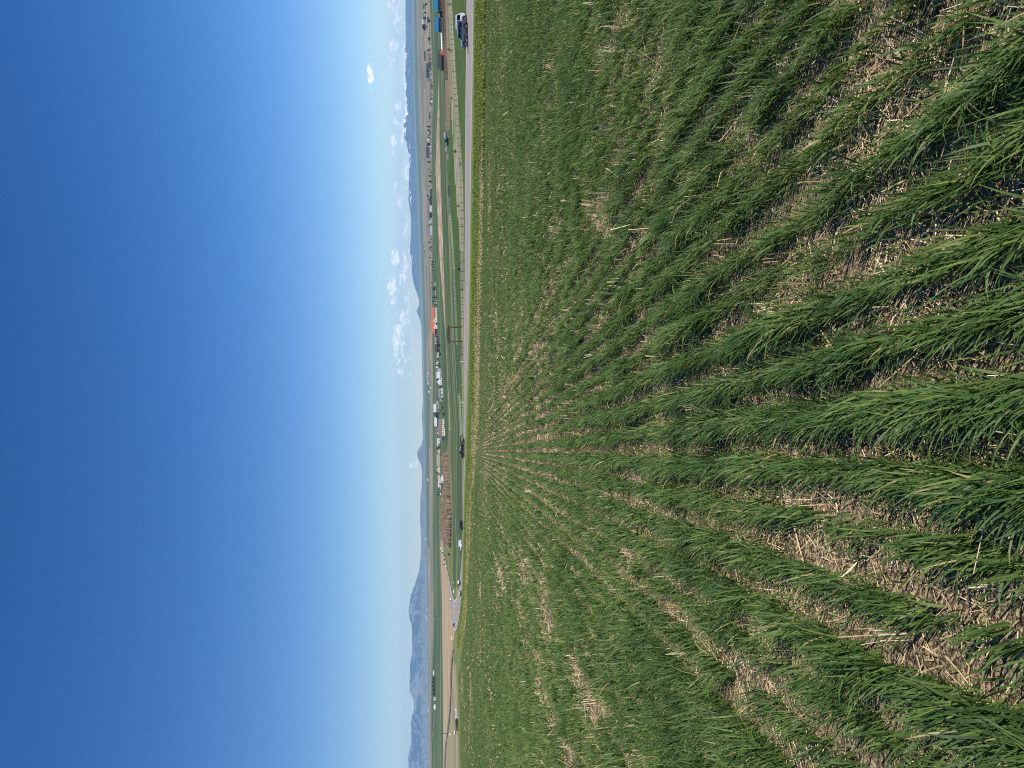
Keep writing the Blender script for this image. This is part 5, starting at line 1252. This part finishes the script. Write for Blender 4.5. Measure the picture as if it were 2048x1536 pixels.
def board(name, label, y, xb, wpx, hpx, mat, cat='sign'):
    P = ground_at(y, xb); s = P.y/F; w, h = wpx*s, hpx*s; r = empty(name, P, facing(P)); tag(r, label, cat)
    MB().box(-w/2, w/2, 0, .15, h*.35, h).build('panel', K[mat], r)
    for k in (-.35, .35): MB().box(w*k-.06, w*k+.06, .151, .28, -.3, h*.95).build('post', K['dark_wood'], r)
board('billboard', 'blank white billboard between the tan field and the tip of the bend', 1276.5, 905.2, 6.4, 2.6, 'white')
board('road_sign', 'blank white board on the grass inside the road bend', 1183, 908.8, 5.6, 2.6, 'white')
board('road_sign', 'small white sign far along the line inside the bend', 1165.2, 907.6, 2.0, 1.8, 'white')
def tanks():
    P = ground_at(1465.2, 914.6); s = P.y/F; r = empty('tank_trailer', P, facing(P)); tag(r, 'cream trailer with two dark round tank ends under the power pole', 'trailer')
    w, h = 7.0*s, 6.6*s
    MB().box(-w/2, w/2, 0, 4, .5, h).build('body', K['cream'], r, bevel=.3)
    for k in (-1, 1):
        MB().tube([(k*w*.22, -.25, h*.55), (k*w*.22, .02, h*.55)], h*.22, 16).build('tank_end', K['black_trim'], r)
        wheel(r, k*w*.2, .3, .5, .3, -1)
tanks()
def hedge():
    rg = np.random.default_rng(3); pts = [ground_at(y, np.interp(y, [1438.5, 1465, 1500], [916.0, 917.2, 918.6])) for y in np.linspace(1438.5, 1461, 10)]
    r = empty('hedge', pts[0]); tag(r, 'long clipped grey green hedge from the square white house to the tank trailer', 'hedge')
    V = []; n = 3000; u = rg.uniform(0, len(pts)-1.01, n); i0 = u.astype(int); f = (u-i0)[:, None]; A = np.array([tuple(p) for p in pts]); C = A[i0]*(1-f)+A[i0+1]*f - A[0]
    s = pts[0].y/F; C[:, 2] += rg.uniform(0, 4.4*s, n); C[:, 1] += rg.uniform(0, 1.2, n)
    a = rg.normal(0, .28, (n, 3)); b = rg.normal(0, .28, (n, 3)); V = np.stack([C-a, C-b, C+a, C+b], 1).reshape(-1, 3)
    np_mesh('foliage', V, np.arange(4*n).reshape(n, 4), leaf_mat('grey_leaves', (.09,.10,.07), (.22,.22,.17)), r, tint=np.repeat(rg.uniform(0, 1, n), 4))
hedge()
def rocks():
    rg = np.random.default_rng(4); src = None
    for k in range(9):
        y = 1423+k*1.05; P = ground_at(y, 913.8+.9*math.sin(k*2.2)); 
        if src is None:
            import bmesh
            bm = bmesh.new(); bmesh.ops.create_icosphere(bm, subdivisions=2, radius=.75)
            for v in bm.verts: v.co *= 1+.25*math.sin(v.co.x*5+v.co.y*4)*math.cos(v.co.z*6); v.co.z *= .75
            me = bpy.data.meshes.new('boulder'); bm.to_mesh(me); bm.free(); me.materials.append(pmat('pale_rock', (.38,.34,.29), .9, .2, var=.25, scale=2))
            src = link(bpy.data.objects.new('boulder', me)); tag(src, 'pale boulder in the rock row between the two small white houses', 'boulder', 'boulders in a row'); o = src
        else: o = src.copy(); COL.objects.link(o)
        o.location = P+Vector((0, 0, .3)); o.rotation_euler = (k, k*2, k*.7); o.scale = (1+.3*math.sin(k*3),)*3
rocks()
# pale track winding down from the broad white barn
def ribbon(name, pts, wpx, mat, dz):
    V = []
    ys = [p[0] for p in pts]; xs = [p[1] for p in pts]
    for y in np.arange(ys[0], ys[-1], 2.0):
        x = np.interp(y, ys, xs)
        for sg in (-.5, .5): P = ground_at(y, x+sg*wpx); V.append((P.x, P.y, P.z+dz))
    a = np.arange(0, len(V)-2, 2); tag(np_mesh(name, np.array(V), np.stack([a, a+1, a+3, a+2], 1), mat), kind='structure')
M_['track'] = pmat('pale_track', (.26,.27,.18), .95, .1, scale=.02)
ribbon('farm_track', [(1419,870.3),(1430,870.0),(1442,869.6),(1450,868.0),(1462,866.0),(1480,864.6),(1520,863.8)], .7, M_['track'], .8)
M_['gulley'] = pmat('gulley_scrub', (.15,.135,.105), .95, .1, var=.4, scale=.05)
ribbon('dry_gulley', [(1300,906),(1330,903.6),(1360,902.2),(1395,901.4),(1420,900.4),(1440,898.6),(1465,895.4),(1480,893),(1500,891),(1540,889.6)], 2.6, M_['gulley'], .5)
# low weeds among the wheat
def weed(name, label, y, x, h, n, a, b):
    P = ground_at(y, x); r = empty(name, P); tag(r, label, 'weed'); rg = np.random.default_rng(int(y))
    V = []; T = []
    m = MB(); lv = []
    for k in range(5):
        an = k*1.26+.4; tip = Vector((math.cos(an)*h*.5, math.sin(an)*h*.5, h*(.7+.3*(k % 2)))); m.tube([(0, 0, 0), tip*.5+Vector((0, 0, h*.12)), tip], [.0025, .002, .001], 5)
        for q in range(n):
            f = .3+.7*q/(n-1); c = tip*f+Vector((0, 0, h*.08)); d = Vector((math.cos(an+1.57*(1 if q % 2 else -1)), math.sin(an+1.57*(1 if q % 2 else -1)), .35)).normalized(); L = h*.13*(1.2-f*.6); s_ = Vector((math.cos(an), math.sin(an), .1))*L*.4
            lv += [c, c+d*L*.5-s_, c+d*L, c+d*L*.5+s_]; T += [rg.uniform(0, 1)]*4
    m.build('stem', K['doorwood'] if False else pmat('weed_stem', (.12,.17,.04), .7), r)
    np_mesh('leaf', np.array([tuple(v) for v in lv]), np.arange(len(lv)).reshape(-1, 4), leaf_mat('weed_leaves', a, b, .35), r, tint=np.array(T))
weed('broadleaf_weed', 'pale lime coloured weed beside a clump of straw stubble', 1181, 1462, .13, 7, (.20,.30,.08), (.34,.42,.16))
weed('feathery_weed', 'feathery grey green weed spreading in a wheat row', 1078, 1408, .24, 16, (.07,.12,.05), (.13,.19,.08))
